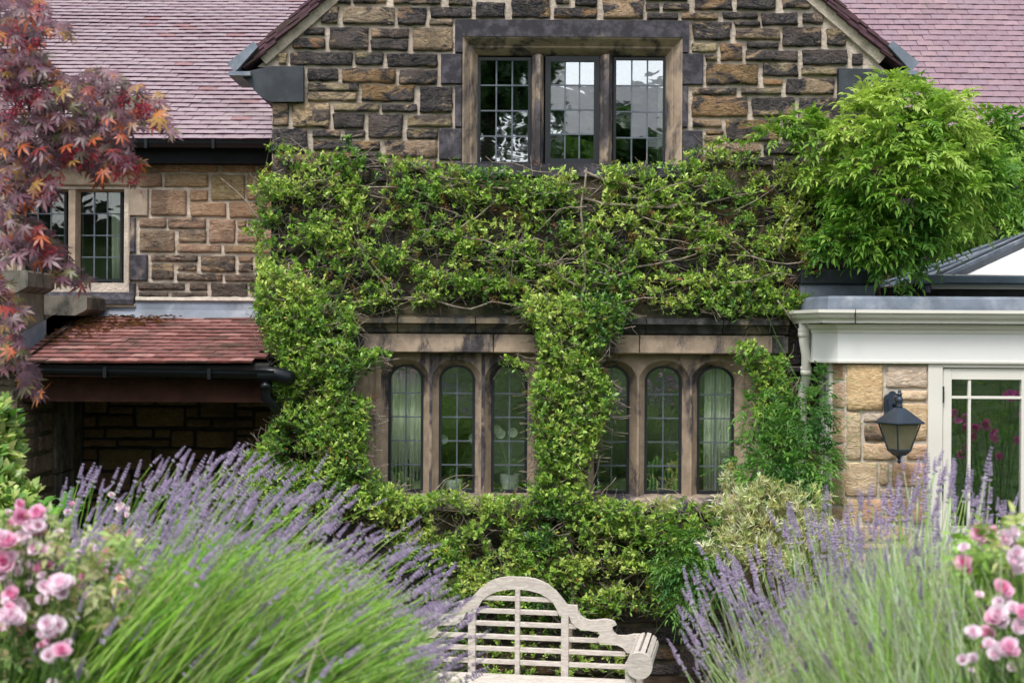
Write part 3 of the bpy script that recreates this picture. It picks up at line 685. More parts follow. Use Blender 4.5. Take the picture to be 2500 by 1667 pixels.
# lead flashing over the porch roof
for t in ((228, 750, 333, 772), (333, 735, 660, 779)):
    r = rect(t, D1); mb = MB(); n = 12; v = []
    for i in range(n+1):
        x = r[0]+(r[2]-r[0])*i/n; q = .008*noise.noise(Vector((x*5, 1, 0)))
        v += [(x, D1-.012, r[3]+q), (x, D1-.026+q, (r[1]+r[3])/2), (x, D1-.055, r[1]+q*.5)]
    mb.add(v, [(i*3+j, i*3+j+1, i*3+j+4, i*3+j+3) for i in range(n) for j in range(2)])
    mb.build('lead_flashing', M['lead'], wing)
    mb = MB(); v = []; n = 30
    for i in range(n+1):
        x = r[0]+(r[2]-r[0])*i/n; q = .02*abs(noise.noise(Vector((x*9, 7, 0))))
        v += [(x, D1-.03, r[3]+.03+q), (x, D1-.036, r[3]+.004+q*.3), (x, D1, r[3]-.01)]
    mb.add(v, [(i*3+j, i*3+j+1, i*3+j+4, i*3+j+3) for i in range(n) for j in range(2)]); mb.build('mortar_fillet', M['mortar_w'], wing)

# ---- tiled roofs
def tile_mesh(name, w_, l_, th, col, mats):
    mb = MB(); mb.col = (*col, 1); n = 3; v = []
    for i in range(n+1):
        u = -w_/2 + w_*i/n; cz = .002*(1-(2*i/n-1)**2)
        v += [(u, 0, cz+th), (u, l_, cz+th), (u, l_, cz), (u, 0, cz)]
    fs = []; mi = []
    for i in range(n):
        a = i*4; b = a+4
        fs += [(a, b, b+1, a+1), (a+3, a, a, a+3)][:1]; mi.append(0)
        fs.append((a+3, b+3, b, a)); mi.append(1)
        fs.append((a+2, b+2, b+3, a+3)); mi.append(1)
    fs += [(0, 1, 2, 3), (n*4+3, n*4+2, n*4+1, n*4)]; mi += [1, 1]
    mb.add(v, fs); mb.m = mi
    return mb.mesh(name, mats)
def tiled(parent, x0, x1, yE, zE, pitch, nC, cols, mats, w_=.165, g=.1, th=.013, tilt=5, sag=.012, vis=None, prob_odd=.02, odd=None, key=None):
    meshes = [tile_mesh('tile', w_-.003, .158, th, c, mats) for c in cols]
    oddm = tile_mesh('tile', w_-.003, .158, th, odd, mats) if odd else meshes[0]
    cp, sp_ = math.cos(pitch), math.sin(pitch); L = []
    nT = int((x1-x0)/w_)
    for c in range(nC):
        for k in range(nT+1):
            x = x0 + (k + (.5 if c % 2 else 0))*w_; s_ = c*g
            lift = sag*noise.noise(Vector((x*.8, s_*1.5, pitch))) + .022 + random.uniform(-.0015, .0015)
            p = Vector((x, yE+s_*cp-lift*sp_, zE+s_*sp_+lift*cp))
            rot = (pitch-R(tilt)+random.uniform(-.012,.012), random.uniform(-.008,.008), random.uniform(-.006,.006))
            pr = 0 if (vis is None or vis(p)) else 1
            L.append((pr, c, k, p, rot))
    L.sort(key=lambda a: (a[0], a[1], a[2])); rest = MB()
    ms = []
    for i, (pr, c, k, p, rot) in enumerate(L):
        me = oddm if (odd and random.random() < prob_odd) else random.choice(meshes)
        if i < 300:
            o = bpy.data.objects.new('tile', me); o.rotation_euler = rot; put(o, parent, p)
        else: ms.append((me, Matrix.Translation(p) @ Matrix.LocRotScale(None, __import__('mathutils').Euler(rot), None)))
    if ms:
        V = []; Fi = []; Cc = []; mi = []; n = 0
        base = {}
        for me, Mx in ms:
            if me.name not in base:
                a = np.array([v.co[:] for v in me.vertices]); cc = np.zeros(len(a)*4, dtype=np.float32); me.color_attributes['col'].data.foreach_get('color', cc)
                base[me.name] = (a, [tuple(p.vertices) for p in me.polygons], cc.reshape(-1, 4), [p.material_index for p in me.polygons])
            a, fs, cc, m_ = base[me.name]; Mn = np.array(Mx)
            V.append(a @ Mn[:3, :3].T + Mn[:3, 3]); Fi += [tuple(i+n for i in f) for f in fs]; Cc.append(cc); mi += m_; n += len(a)
        V = np.concatenate(V); org = V.mean(0); me = bpy.data.meshes.new('tile_field'); me.from_pydata((V-org).tolist(), [], Fi)
        for m_ in mats: me.materials.append(m_)
        me.polygons.foreach_set('material_index', mi); at = me.color_attributes.new('col', 'FLOAT_COLOR', 'POINT'); at.data.foreach_set('color', np.concatenate(Cc).reshape(-1))
        o = bpy.data.objects.new('tile_field', me); put(o, parent, org.tolist()); o['kind'] = 'stuff'
MAUVE = [(.31,.235,.265), (.295,.22,.25), (.325,.25,.275), (.30,.235,.27), (.285,.205,.235)]
yE1 = 11.62; zE1 = XZ(400, 346, yE1)[1]
roof1 = empty('roof', wing, (-4, yE1, zE1))
P1 = R(31); mb = MB(); L1 = 5.2
mb.add([(-7.2, yE1+.02, zE1-.02), (XL+.4, yE1+.02, zE1-.02), (XL+.4, yE1+L1*math.cos(P1), zE1+L1*math.sin(P1)-.02), (-7.2, yE1+L1*math.cos(P1), zE1+L1*math.sin(P1)-.02)], [(0,1,2,3)]); mb.build('underlay', M['edge'], roof1)
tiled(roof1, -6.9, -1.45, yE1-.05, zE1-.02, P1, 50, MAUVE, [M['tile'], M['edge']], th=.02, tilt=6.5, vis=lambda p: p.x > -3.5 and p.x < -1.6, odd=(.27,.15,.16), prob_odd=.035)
def gutter(parent, x0, x1, y, z, mat, r=.055, name='gutter', drop=0, clips=()):
    mb = MB(); pr = []
    for i in range(9):
        t = math.pi*i/8; pr.append((-r*math.cos(t), -r*math.sin(t)))
    pr = [(-r-.006, .004)] + pr + [(r, 0), (r-.006, 0)] + [(-(r-.006)*math.cos(math.pi*i/8)*-1*-1, -(r-.006)*math.sin(math.pi*i/8)) for i in range(8, -1, -1)]
    mb.extr(pr, [((x0, y, z), (0,1,0), (0,0,1)), ((x1, y, z-drop), (0,1,0), (0,0,1))], True)
    for c in clips: mb.box(c-.012, y-r-.012, z-r-.008-drop*(c-x0)/(x1-x0), c+.012, y-.0, z+.008-drop*(c-x0)/(x1-x0))
    return mb.build(name, mat, parent)
gutter(wing, -7, XL-.005, yE1-.12, zE1-.01, M['black'], .06, clips=[XZ(x, 350, yE1)[0] for x in (-150, 370, 532)])
r = rect((-500, 358, 664, 396), 11.55); mb = MB(); mb.box(-7, 11.56, r[1], XL-.002, 11.71, zE1-.02); mb.build('eaves_board', M['soot'], wing)

# ================================================================== REAR WING (right)
D2 = 14.0; yE2 = 13.85; zE2 = XZ(2350, 314, yE2)[1]
rear = thing('rear_wing', 'far right stone wing under a steep mauve tiled roof behind the wisteria', 'house', (4.5, D2, 0))
rl = MB(); wall_cells(rl, D2+.01, [-.3, zE2-.05], lambda z: XR-.3, lambda z: 8.0, []); rlo = rl.build('wall', M['mortar_d'], rear)
st = Stones(rlo, M['stone']); coursed(XR, 7, 2.6, zE2-.1, lambda *a: False, lambda x, z, w_, h_: st.add((x, D2, z), w_, h_, lowcol(), rockf=.014)); st.flush()
roof2 = empty('roof', rear, (4.5, yE2, zE2)); P2 = R(45); mb = MB(); L2 = 3.6
mb.add([(2.2, yE2+.02, zE2-.02), (8, yE2+.02, zE2-.02), (8, yE2+L2*math.cos(P2), zE2+L2*math.sin(P2)-.02), (2.2, yE2+L2*math.cos(P2), zE2+L2*math.sin(P2)-.02)], [(0,1,2,3)]); mb.build('underlay', M['edge'], roof2)
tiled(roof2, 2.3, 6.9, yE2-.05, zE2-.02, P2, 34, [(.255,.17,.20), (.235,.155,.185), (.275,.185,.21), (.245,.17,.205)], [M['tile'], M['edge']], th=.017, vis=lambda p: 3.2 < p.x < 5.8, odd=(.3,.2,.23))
gutter(rear, XR, 8, yE2-.1, zE2-.02, M['black'], .06, clips=[5.0])
mb = MB(); mb.box(XR, yE2-.02, zE2-.18, 8, D2+.0, zE2-.03); mb.build('eaves_board', M['soot'], rear)

# ================================================================== PORCH
porch = thing('porch', 'open lean-to porch with low red clay tiled roof and dark interior', 'porch', (-2.6, 10.9, 0))
XP = -3.54; yE3 = 10.2; zE3 = XZ(350, 886, yE3)[1]-.01; zT3 = XZ(350, 779, D1)[1]
P3 = math.atan2(zT3-zE3, D1-yE3); L3 = math.hypot(zT3-zE3, D1-yE3)
pr_ = empty('roof', porch, (-2.6, yE3, zE3))
mb = MB(); xe3 = XZ(654, 880, yE3)[0]
mb.prism([(-4.3, 0), (xe3, 0), (xe3, .03), (-4.3, .03)], 0, 1)
mb.v = [(x, yE3+.03+ (D1-yE3)*y, zE3-.035+z+(zT3-zE3)*y) for x, y, z in mb.v]; mb.build('roof_board', M['dark'], pr_)
REDS = [(.235,.10,.09), (.20,.085,.08), (.27,.125,.115), (.175,.08,.075), (.23,.105,.10), (.31,.16,.145)]
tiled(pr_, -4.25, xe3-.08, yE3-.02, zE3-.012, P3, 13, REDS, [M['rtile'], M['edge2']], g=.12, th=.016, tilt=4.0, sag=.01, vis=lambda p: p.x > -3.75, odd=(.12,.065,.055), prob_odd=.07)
# side strip of house wall over the verge, valley debris
mb = MB(); mb.col = (1,1,1,1)
for i in range(420):
    u = random.random()**1.5; x = XP+.03+u*.75+random.gauss(0,.05); y = 11.62-random.random()*1.0*(1-u*.8)
    z = zE3+(y-yE3)*math.tan(P3)+.045; s_ = random.uniform(.004,.014)
    mb.add([(x-s_*2,y,z),(x,y-s_,z+s_),(x+s_*2,y,z),(x,y+s_,z)], [(0,1,2),(0,2,3),(0,3,1)])
tag(mb.build('leaf_litter', simple('leaf_litter', (.25,.16,.06), .9, .1, var=.5), pr_), kind='stuff')
g3x1 = XZ(672, 912, 10.1)[0]
gutter(porch, -4.3, g3x1, 10.1, XZ(100, 893, 10.1)[1], M['black'], .058, drop=XZ(100, 893, 10.1)[1]-XZ(672, 905, 10.1)[1]-.0, clips=[XZ(x, 900, 10.1)[0] for x in (262, 515)])
mb = MB(); z = XZ(660, 903, 10.1)[1]
mb.tube([(g3x1-.12, 10.1, z-.03), (g3x1, 10.1, z-.03), (g3x1+.07, 10.12, z-.05), (g3x1+.1, 10.15, z-.06)], .056, 12)
q = XZ(662, 930, 10.1)
mb.tube([(q[0]-.04, 10.12, z-.02), (q[0]-.04, 10.12, q[1]-.03), (q[0]-.04, 10.13, q[1]-.12), (q[0]+.02, 10.2, q[1]-.2), (q[0]+.1, 10.35, q[1]-.25)], .036, 10)
mb.lathe([(.045, 0), (.045, .05)], (q[0]-.04, 10.12, q[1]-.06), 12); mb.build('downpipe', M['black'], porch, smooth=True)
r = rect((20, 925, 655, 980), 10.35); mb = MB(); mb.box(-4.3, 10.3, r[1], XL-.01, 10.42, zE3-.02); mb.box(-4.3, 10.2, zE3-.09, xe3, 10.24, zE3-.035); mb.build('beam', M['beam'], porch)
for k in range(5):
    x = XP+.25+k*.38; mb = MB(); mb.box(x, 10.22, zE3-.11, x+.045, 10.36, zE3-.05); mb.build('rafter_end', M['dark'], porch)
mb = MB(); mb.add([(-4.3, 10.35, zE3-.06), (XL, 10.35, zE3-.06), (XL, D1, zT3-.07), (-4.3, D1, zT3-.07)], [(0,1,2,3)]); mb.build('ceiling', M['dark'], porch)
mb = MB(); mb.add([(XP-.005, 10.2, 0), (XP-.005, D1, 0), (XP-.005, D1, zT3), (XP-.005, 10.2, zE3-.03)], [(0,1,2,3)])
mb.add([(-4.5, 10.195, 0), (XP-.005, 10.195, 0), (XP-.005, 10.195, zE3-.03), (-4.5, 10.195, zE3-.03)], [(0,1,2,3)]); sw = mb.build('side_wall', M['mortar_d'], porch)
st = Stones(sw, M['tan'])
coursed(10.22, 11.0, .0, 2.2, lambda *a: False, lambda y, z, w_, h_: st.add((XP, y, z), w_, h_, (*jit((.24,.19,.14), .2), .3), rot=R(90), rockf=.012, t=.006), .12, .24, .16, .3)
coursed(-4.4, XP, .0, 2.2, lambda *a: False, lambda x, z, w_, h_: st.add((x, 10.19, z), w_, h_, (*jit((.3,.25,.2), .2), .3), rockf=.014, t=.006), .12, .24, .2, .3)
st.flush()
M['hood2'] = m_dressed('lichened_coping', (.17,.155,.13), (.05,.048,.042))
for z0, z1 in ((0,.7),(.71,1.42),(1.43,2.15)):
    mb = MB(); mb.col = (1,1,1,.6); mb.box(XP-.01, 11.0, z0, XP+.02, 11.45, z1); mb.build('door_jamb', M['hood2'], porch)
#
par = thing('stone_parapet', 'stepped grey stone coping blocks at left above the porch roof', 'parapet', (-4, 11, 2.5))
c2 = rect((40, 722, 226, 755), 11.3); c1 = rect((-140, 662, 91, 700), 10.5)
def cope(r, y0, y1):
    mb = MB(); mb.col = (1,1,1,.55); h = r[3]-r[1]
    mb.extr([(r[0], r[3]-.01), (r[2]-.012, r[3]), (r[2], r[3]-.015), (r[2], r[1]), (r[2]-.03, r[1]-.02), (r[2]-.09, r[1]-.05), (r[0], r[1]-.05)], [((0, y0, 0), (1,0,0), (0,0,1)), ((0, y1, 0), (1,0,0), (0,0,1))], True)
    return mb.build('coping_stone', M['hood2'], par)
cope(c2, 11.15, 11.66); cope(c1, 10.3, 10.9)
mb = MB(); mb.col = (1,1,1,.4); mb.box(-4.6, 10.32, zE3-.03, XP-.04, 10.88, c1[1]-.045); mb.box(-4.6, 10.9, zE3, XP-.03, 11.66, c2[1]-.05); mb.build('parapet_wall', M['hood2'], par)
mb = MB(); mb.add([(XP-.03, 10.25, zE3+.0), (XP-.03, 11.64, zT3+.0), (XP-.03, 11.64, zT3+.14), (XP-.03, 10.9, zE3+.33), (XP-.03, 10.25, zE3+.2), (XP+.06, 10.3, zE3+.075), (XP+.08, 11.6, zT3+.05)], [(0,1,2,3,4), (0,5,6,1)]); mb.build('lead_flashing', M['lead'], par)

# ================================================================== CONSERVATORY
cons = thing('conservatory', 'cream conservatory extension with stone pier, glazed door and white cornice', 'conservatory', (4, 10, 0))
G = lambda x, y: (1900+x/3.92, 540+y/3.92); H = lambda t: (1900+t[0]/3.137, 850+t[1]/3.137, 1900+t[2]/3.137, 850+t[3]/3.137)
XE = 7.0
def XatY(px, D): return XZ(px, 833, D)[0]
DF = 9.95
zf = lambda py, D: XZ(2200, py, D)[1]
# cornice, fascia and gutter follow: wall -> chamfer corner -> front
def run(prof, cx, cy, lx, ly, mat, name, caps=True):
    """prof (out,z); front line y=cy from cx to XE; chamfer back to (lx,ly), then to wall"""
    a = Vector((lx-cx, ly-cy, 0)); n1 = Vector((-a.y, a.x, 0)).normalized()
    if n1.y > 0: n1 = -n1
    n2 = Vector((0, -1, 0)); n0 = Vector((-1, 0, 0))
    def mit(p, q): m = (p+q); return m/ (m.length_squared/2)
    mb = MB()
    mb.extr(prof, [((XE, cy, 0), n2, (0,0,1)), ((cx, cy, 0), mit(n1, n2), (0,0,1)), ((lx, ly, 0), mit(n0, n1), (0,0,1)), ((lx, D0+.005, 0), n0, (0,0,1))], True)
    return mb.build(name, mat, cons)
zg0, zg1 = zf(789, 9.8), zf(756.5, 9.8)
run([(-.04, zg0+.03), (.0, zg0), (.02, zg0), (.022, zg0+.02), (.05, zg0+.04), (.062, zg1-.026), (.075, zg1-.022), (.075, zg1), (.062, zg1), (.055, zg1-.02), (-.02, zg1-.03), (-.04, zg1-.02)], XatY(2012, 9.86), 9.86, XatY(1962, 10.16), 10.16, M['white'], 'gutter')
z0, z1 = zf(813, 9.9), zf(792, 9.9)
run([(-.03, z0-.002), (.006, z0-.002), (.01, z0+.02), (.028, z0+.032), (.034, z1-.014), (.045, z1), (-.03, z1)], XatY(2046, 9.92), 9.92, XatY(1984, 10.15), 10.15, M['white'], 'cornice')
z0, z1 = zf(884, 9.9), zf(814, 9.9)
run([(-.02, z0), (.0, z0), (.0, z1), (-.02, z1)], XatY(2046, 9.92), 9.92, XatY(1984, 10.15), 10.15, M['pvc'], 'fascia')
run([(-.03, z0-.008), (.008, z0-.008), (.01, z0+.006), (-.03, z0+.006)], XatY(2046, 9.92), 9.92, XatY(1984, 10.15), 10.15, M['white'], 'fascia_bead')
z0, z1 = zf(757, 9.95), zf(722.5, 9.95)
run([(-.2, z0-.02), (.012, z0-.02), (.01, z0+.02), (.002, z1-.02), (-.012, z1-.003), (-.03, z1), (-.2, z1-.02)], XatY(2022, 9.98), 9.98, XatY(1966, 10.3), 10.3, M['lead'], 'lead_parapet')
mb = MB(); mb.box(XatY(1980, 10.3), 10.15, z0-.04, XE, 13.9, z0-.01); mb.build('flat_roof', M['lead_d'], cons)
for (ya, yb, m_, o_) in ((657, 694, 'lead_d', .05), (694.5, 728, 'lead', .03)):
    r = rect((1955, ya, 2131, yb), 10.45); mb = MB(); mb.bbox(r[0], 10.5-o_-.01, r[1], r[2]+.02, 10.52, r[3], .01); mb.build('lead_upstand', M[m_], cons)
mb = MB(); jx = XatY(2087, 9.8); mb.box(jx-.0025, 9.783, zg0-.001, jx+.0025, 9.80, zg1+.002); mb.build('gutter_joint', M['dark'], cons)
# soffit + pier + chamfer + side window
pc = [(XatY(2000, 10.5), 10.5), (XatY(2032, 10.07), 10.07), (XatY(2062, DF), DF)]
zs_ = zf(884, DF)
mb = MB(); mb.add([(pc[1][0], pc[1][1], -.1), (pc[2][0], pc[2][1], -.1), (pc[2][0], pc[2][1], zs_), (pc[1][0], pc[1][1], zs_)], [(0,1,2,3)])
xd = XatY(2265, DF)
mb.add([(pc[2][0], DF+.008, -.1), (xd, DF+.008, -.1), (xd, DF+.008, zs_), (pc[2][0], DF+.008, zs_)], [(0,1,2,3)])
pier = mb.build('pier_wall', M['mortar_w'], cons)
mb = MB(); mb.box(pc[1][0]+.004, 9.97, zs_+.002, XE, 10.49, zs_+.05); mb.build('soffit', M['dark'], cons)
st = Stones(pier, M['pale']); PC = [(.62,.5,.33), (.66,.53,.38), (.62,.47,.34), (.62,.52,.37), (.57,.41,.29)]
for t, c, al in [((525,125,800,475),(.56,.4,.2),.05),((835,140,1138,300),(.52,.42,.33),.08),((930,325,1138,395),(.56,.43,.28),.05),((945,425,1138,700),(.53,.39,.22),.05),((525,495,630,850),(.5,.4,.26),.05),((660,500,810,560),(.45,.38,.3),.42),((660,585,830,705),(.45,.28,.16),.55),((655,730,905,850),(.52,.38,.24),.1),((990,740,1138,850),(.5,.33,.2),.05),((515,875,755,1130),(.54,.42,.27),.05),((780,880,840,1050),(.5,.38,.24),.05),((875,880,1138,1055),(.5,.32,.2),.2),((780,1080,980,1140),(.5,.4,.26),.1),((1015,1085,1138,1345),(.46,.26,.14),.05),((515,1155,610,1400),(.54,.4,.22),.05),((650,1158,985,1330),(.5,.3,.18),.1),((640,1365,1000,1470),(.5,.36,.22),.1)]:
    r = rect(H(t), DF); st.add(((r[0]+r[2])/2, DF, (r[1]+r[3])/2), r[2]-r[0]+.01, r[3]-r[1]+.01, (*(x*1.18+.10 for x in c), al), rockf=.014, rag=.008, t=.008)
coursed(pc[2][0]+.01, xd, 0, XZ(2100, 1322, DF)[1], lambda *a: False, lambda x, z, w_, h_: st.add((x, DF, z), w_, h_, (*jit(random.choice(PC), .1), .08), rockf=.01))
ca_ = math.atan2(pc[2][1]-pc[1][1], pc[2][0]-pc[1][0]); cl = math.hypot(pc[2][0]-pc[1][0], pc[2][1]-pc[1][1])
z = .02
while z < zs_-.06:
    h = min(random.uniform(.14, .3), zs_-z); 
    st.add(((pc[1][0]+pc[2][0])/2, (pc[1][1]+pc[2][1])/2, z+h/2), cl-.004, h-.018, (*jit(random.choice(PC), .12), .2), rot=ca_, rockf=.005, rag=.004, t=.003); z += h
st.flush()
sw_ = empty('side_window', cons, (pc[0][0], 10.3, 0)); mb = MB(); X0 = pc[0][0]
mb.box(X0, 10.08, 0, X0+.04, 10.16, zs_); mb.box(X0, 10.4, 0, X0+.04, 10.49, zs_); mb.box(X0, 10.16, zs_-.12, X0+.04, 10.4, zs_); mb.box(X0, 10.16, 1.68, X0+.035, 10.4, 1.73); mb.box(X0, 10.16, 0, X0+.035, 10.4, .5)
mb.box(X0-.02, 10.06, 0, X0+.02, 10.1, zs_); mb.build('frame', M['white'], sw_)
mb = MB(); mb.box(X0+.005, 10.27, .5, X0+.03, 10.29, zs_-.12); mb.build('glazing_bar', M['white'], sw_)
mb = MB(); mb.box(X0+.015, 10.16, .5, X0+.019, 10.4, zs_-.12); mb.build('pane', M['glassd'], sw_)
# door set
dz1 = zf(893, DF); 
dr = empty('door_frame', cons, (xd, DF, 0)); mb = MB()
x_a, x_b = xd, XatY(2301, DF)
mb.bbox(x_a, DF-.02, 0, x_b, DF+.06, zs_-.002, .004); mb.box(x_b, DF-.02, zf(896, DF), XE, DF+.06, zs_-.002); mb.build('post', M['white'], dr)
dl = empty('door', cons, (XatY(2302, DF), DF, 0)); xs0, xg0, xg1, xs1 = XatY(2303, DF), XatY(2324, DF), XatY(2494.5, DF), XatY(2520, DF)
zt_, zg_t, zg_b = zf(898, DF), zf(925, DF), zf(1290, DF); Yd = DF-.006
mb = MB(); mb.bbox(xs0, Yd, .05, xg0, Yd+.05, zt_, .004); mb.bbox(xg1, Yd, .05, xs1, Yd+.05, zt_, .004); mb.box(xg0, Yd+.002, zg_t, xg1, Yd+.05, zt_); mb.box(xg0, Yd+.002, .05, xg1, Yd+.05, .35)
mb.box(xg0, Yd+.002, zf(1300, DF), XatY(2366, DF), Yd+.05, zf(1284, DF)); mb.build('leaf_frame', M['white'], dl)
mb = MB(); xb0, xb1 = XatY(2365, DF), XatY(2371.5, DF); zb0, zb1 = zf(972, DF), zf(965.5, DF)
mb.box(xb0, Yd+.008, .35, xb1, Yd+.04, zg_t); mb.box(xg0, Yd+.0065, zb0, xg1, Yd+.0415, zb1); mb.build('glazing_bar', M['white'], dl)
for (a, b, c, d) in ((xg0, zb1, xb0, zg_t), (xb1, zb1, xg1, zg_t), (xg0, .35, xb0, zb0), (xb1, .35, xg1, zb0)):
    mb = MB(); mb.box(a, Yd+.022, b, c, Yd+.026, d); mb.build('pane', M['glassd'], dl)
mb = MB(); mb.box(XatY(2301, DF), Yd+.02, .05, xs0, Yd+.05, zt_+.01); mb.build('rebate', M['dark'], dl)
for ya, yb in ((942, 982), (1181, 1220)):
    mb = MB(); mb.tube([(XatY(2301.5, DF), DF-.026, zf(yb, DF)), (XatY(2301.5, DF), DF-.026, zf(ya, DF))], .006, 8); mb.build('hinge', M['lamp'], dl)
mb = MB(); mb.bbox(XatY(2521, DF), Yd, .05, XE, Yd+.05, zt_, .004); mb.build('side_panel', M['white'], cons)
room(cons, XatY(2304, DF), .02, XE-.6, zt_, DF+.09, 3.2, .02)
# downpipe
mb = MB(); dpx = lambda x, y, D: tuple(W(x, y, D))
mb.tube([dpx(1962, 786, 10.2), dpx(1962, 830, 10.2), dpx(1968, 866, 10.24), dpx(1968, 900, 10.26), dpx(1968, 925, 10.3), dpx(1958, 965, 10.38), dpx(1956, 1250, 10.4), (XatY(1956, 10.4), 10.4, 0)], .034, 12)
for (x, y, D) in ((1962, 812, 10.2), (1968, 905, 10.27)):
    p = W(x, y, D); mb.lathe([(.036, -.03), (.041, -.028), (.041, 0), (.038, .004), (.041, .008), (.041, .03), (.036, .032)], p, 14)
mb.build('downpipe', M['white'], cons, smooth=True)
# glazed upper roof
zr = EYE+.50; cx_, cy_ = 3.265, 10.9; tn = .37; top_ = 2.0
gr = empty('glass_roof', cons, (cx_, cy_, zr))
hip = lambda t: Vector((cx_+t, cy_+t, zr+tn*t))
mb = MB(); a = hip(0); b = hip(top_); mb.add([a, (XE, cy_, zr), (XE, b.y, b.z), b], [(0,1,2,3)]); mb.build('white_roof_panel', M['pvc'], gr)
mb = MB(); yb_ = 12.6; t_e = 1.9
mb.add([a, (cx_, yb_+.9, zr), (cx_+t_e, yb_+.9, zr+tn*t_e), hip(t_e)], [(0,1,2,3)]); mb.build('glass_slope', simple('sheeted_glass', (.42,.45,.5), .2, .6, var=.1), gr)
for k in range(7):
    y0 = cy_+.02+k*.33; t0 = max(0, 0); mb = MB()
    # bar on the left slope from the eave up to hip
    t1 = min(t_e, y0-cy_) if k else .05
    if t1 > .06:
        mb.box(0, -.016, .0, 1, .016, .03); mb.v = [(cx_-.02+(t1+.02)*x, y0+y, zr+z-.008+tn*(t1)*x) for x, y, z in mb.v]; mb.build('glazing_bar', M['lead_d'] if k % 2 else M['lead'], gr)
for k in range(4):
    o_ = (k-1.5)*.045; mb = MB(); h_ = .03 if k in (1, 2) else .018
    p0, p1 = hip(-.03)+Vector((-o_, o_, 0)), hip(top_)+Vector((-o_, o_, 0))
    mb.extr([(-.014, -.02), (.014, -.02), (.014, h_), (-.014, h_)], [(p0, (.7,-.7,0), (0,0,1)), (p1, (.7,-.7,0), (0,0,1))], True); mb.build('hip_bar', M['lead'] if k % 2 else M['lead_d'], gr)
r = rect((2225, 673, 2600, 694), 10.8); mb = MB(); mb.bbox(XatY(2230, 10.8), 10.76, r[1], XE, 10.88, r[3], .01); mb.bbox(XatY(2226, 10.8), 10.752, r[1]-.004, XatY(2228, 10.8)+.22, 10.77, r[3]+.003)
mb.tube([W(2262, 690, 10.82), W(2262, 714, 10.82)], .03, 10); mb.build('gutter', M['blue'], gr)
r = rect((2277, 694, 2600, 706), 10.85); mb = MB(); mb.box(XatY(2277, 10.86), 10.86, r[1], XE, 10.9, r[3]+.01); mb.box(XatY(2290, 10.86), 10.855, zr-.03, XE, 10.9, zr+.03); mb.build('eaves_board', M['white'], gr)
r = rect((2290, 706, 2600, 730), 10.86); mb = MB(); mb.box(XatY(2290, 10.88), 10.89, r[1]-.1, XE, 10.92, r[3]+.1); mb.build('kerb', M['dark'], gr)
mb = MB(); mb.box(cx_+.04, 10.93, zr-.25, cx_+.08, 13.9, zr-.01); mb.build('kerb', M['dark'], gr)

# ---- wall lantern
Yl = 9.66; lx, lz = XZ(2196, 1000, Yl)
lan = thing('wall_lantern', 'blue-black iron coach lantern with pyramid top on stone pier', 'lantern', (lx, DF-.02, lz))
bx, bz = XZ(2176, 985, DF); hb = .085
mb = MB(); k = 1/ (3.137*F)*DF
mb.prism([(bx+x, bz+z) for x, z in [(-.048,-.085),(.048,-.085),(.055,-.04),(.055,.045),(.045,.06),(.03,.066),(.012,.086),(0,.09),(-.012,.086),(-.03,.066),(-.045,.06),(-.055,.045),(-.055,-.04)]], DF-.045, DF-.005)
mb.prism([(bx+x*.7, bz+z*.72) for x, z in [(-.048,-.085),(.048,-.085),(.055,.045),(0,.09),(-.055,.045)]], DF-.062, DF-.046)
mb.lathe([(.001,0),(.006,.0),(.006,.004)], (bx-.01, DF-.066, bz+.03), 8, 'Y'); mb.build('back_plate', M['lamp'], lan)
mb = MB(); mb.tube([(bx, DF-.05, bz-.005), (bx+.01, DF-.12, bz+.0), (lx-.01, Yl+.06, lz+.085), (lx, Yl+.0, lz+.075)], .014, 8)
mb.tube([(bx, DF-.05, bz-.045), (bx+.01, DF-.14, bz-.035), (lx-.005, Yl+.03, lz+.06)], .008, 8); mb.build('arm', M['lamp'], lan, smooth=True)
mb = MB(); mb.lathe([(.024,.012),(.02,.03),(.016,.045),(.022,.055),(.024,.075),(.017,.083),(.015,.1),(.02,.104),(.02,.108),(.01,.114),(.014,.122),(.008,.134),(.001,.137)], (lx, Yl, lz), 12); mb.build('finial', M['lamp'], lan, smooth=True)
def sq(mb, prof, rot, c, cap=True):
    vs = []
    for r_, h_ in prof:
        for q in range(4):
            t = rot+math.pi/4+q*math.pi/2; vs.append((c[0]+r_*1.414*math.cos(t), c[1]+r_*1.414*math.sin(t), c[2]+h_))
    fs = [(i*4+q, i*4+(q+1)%4, i*4+4+(q+1)%4, i*4+4+q) for i in range(len(prof)-1) for q in range(4)]
    if cap: fs += [(3,2,1,0), tuple(range(len(vs)-4, len(vs)))]
    mb.add(vs, fs)
LR = R(24); c_ = (lx, Yl, lz)
mb = MB(); sq(mb, [(.110,-.094),(.118,-.09),(.118,-.084),(.03,.008),(.022,.014)], LR, c_); mb.build('lantern_roof', M['lamp'], lan)
mb = MB(); sq(mb, [(.092,-.092),(.05,-.268)], LR, c_); mb.build('lantern_glass', M['lampg'], lan)
mb = MB(); sq(mb, [(.1,-.097),(.1,-.091)], LR, c_); sq(mb, [(.03,-.31),(.045,-.29),(.058,-.276),(.058,-.266)], LR, c_)
for q in range(4):
    t = LR+math.pi/4+q*math.pi/2; u = Vector((math.cos(t), math.sin(t), 0))*1.414
    mb.tube([Vector(c_)+u*.097+Vector((0,0,-.095)), Vector(c_)+u*.053+Vector((0,0,-.27))], .0055, 4)
mb.lathe([(.001,-.365),(.012,-.36),(.016,-.348),(.01,-.338),(.013,-.33),(.03,-.308),(.03,-.3)], c_, 12); mb.build('lantern_cage', M['lamp'], lan)

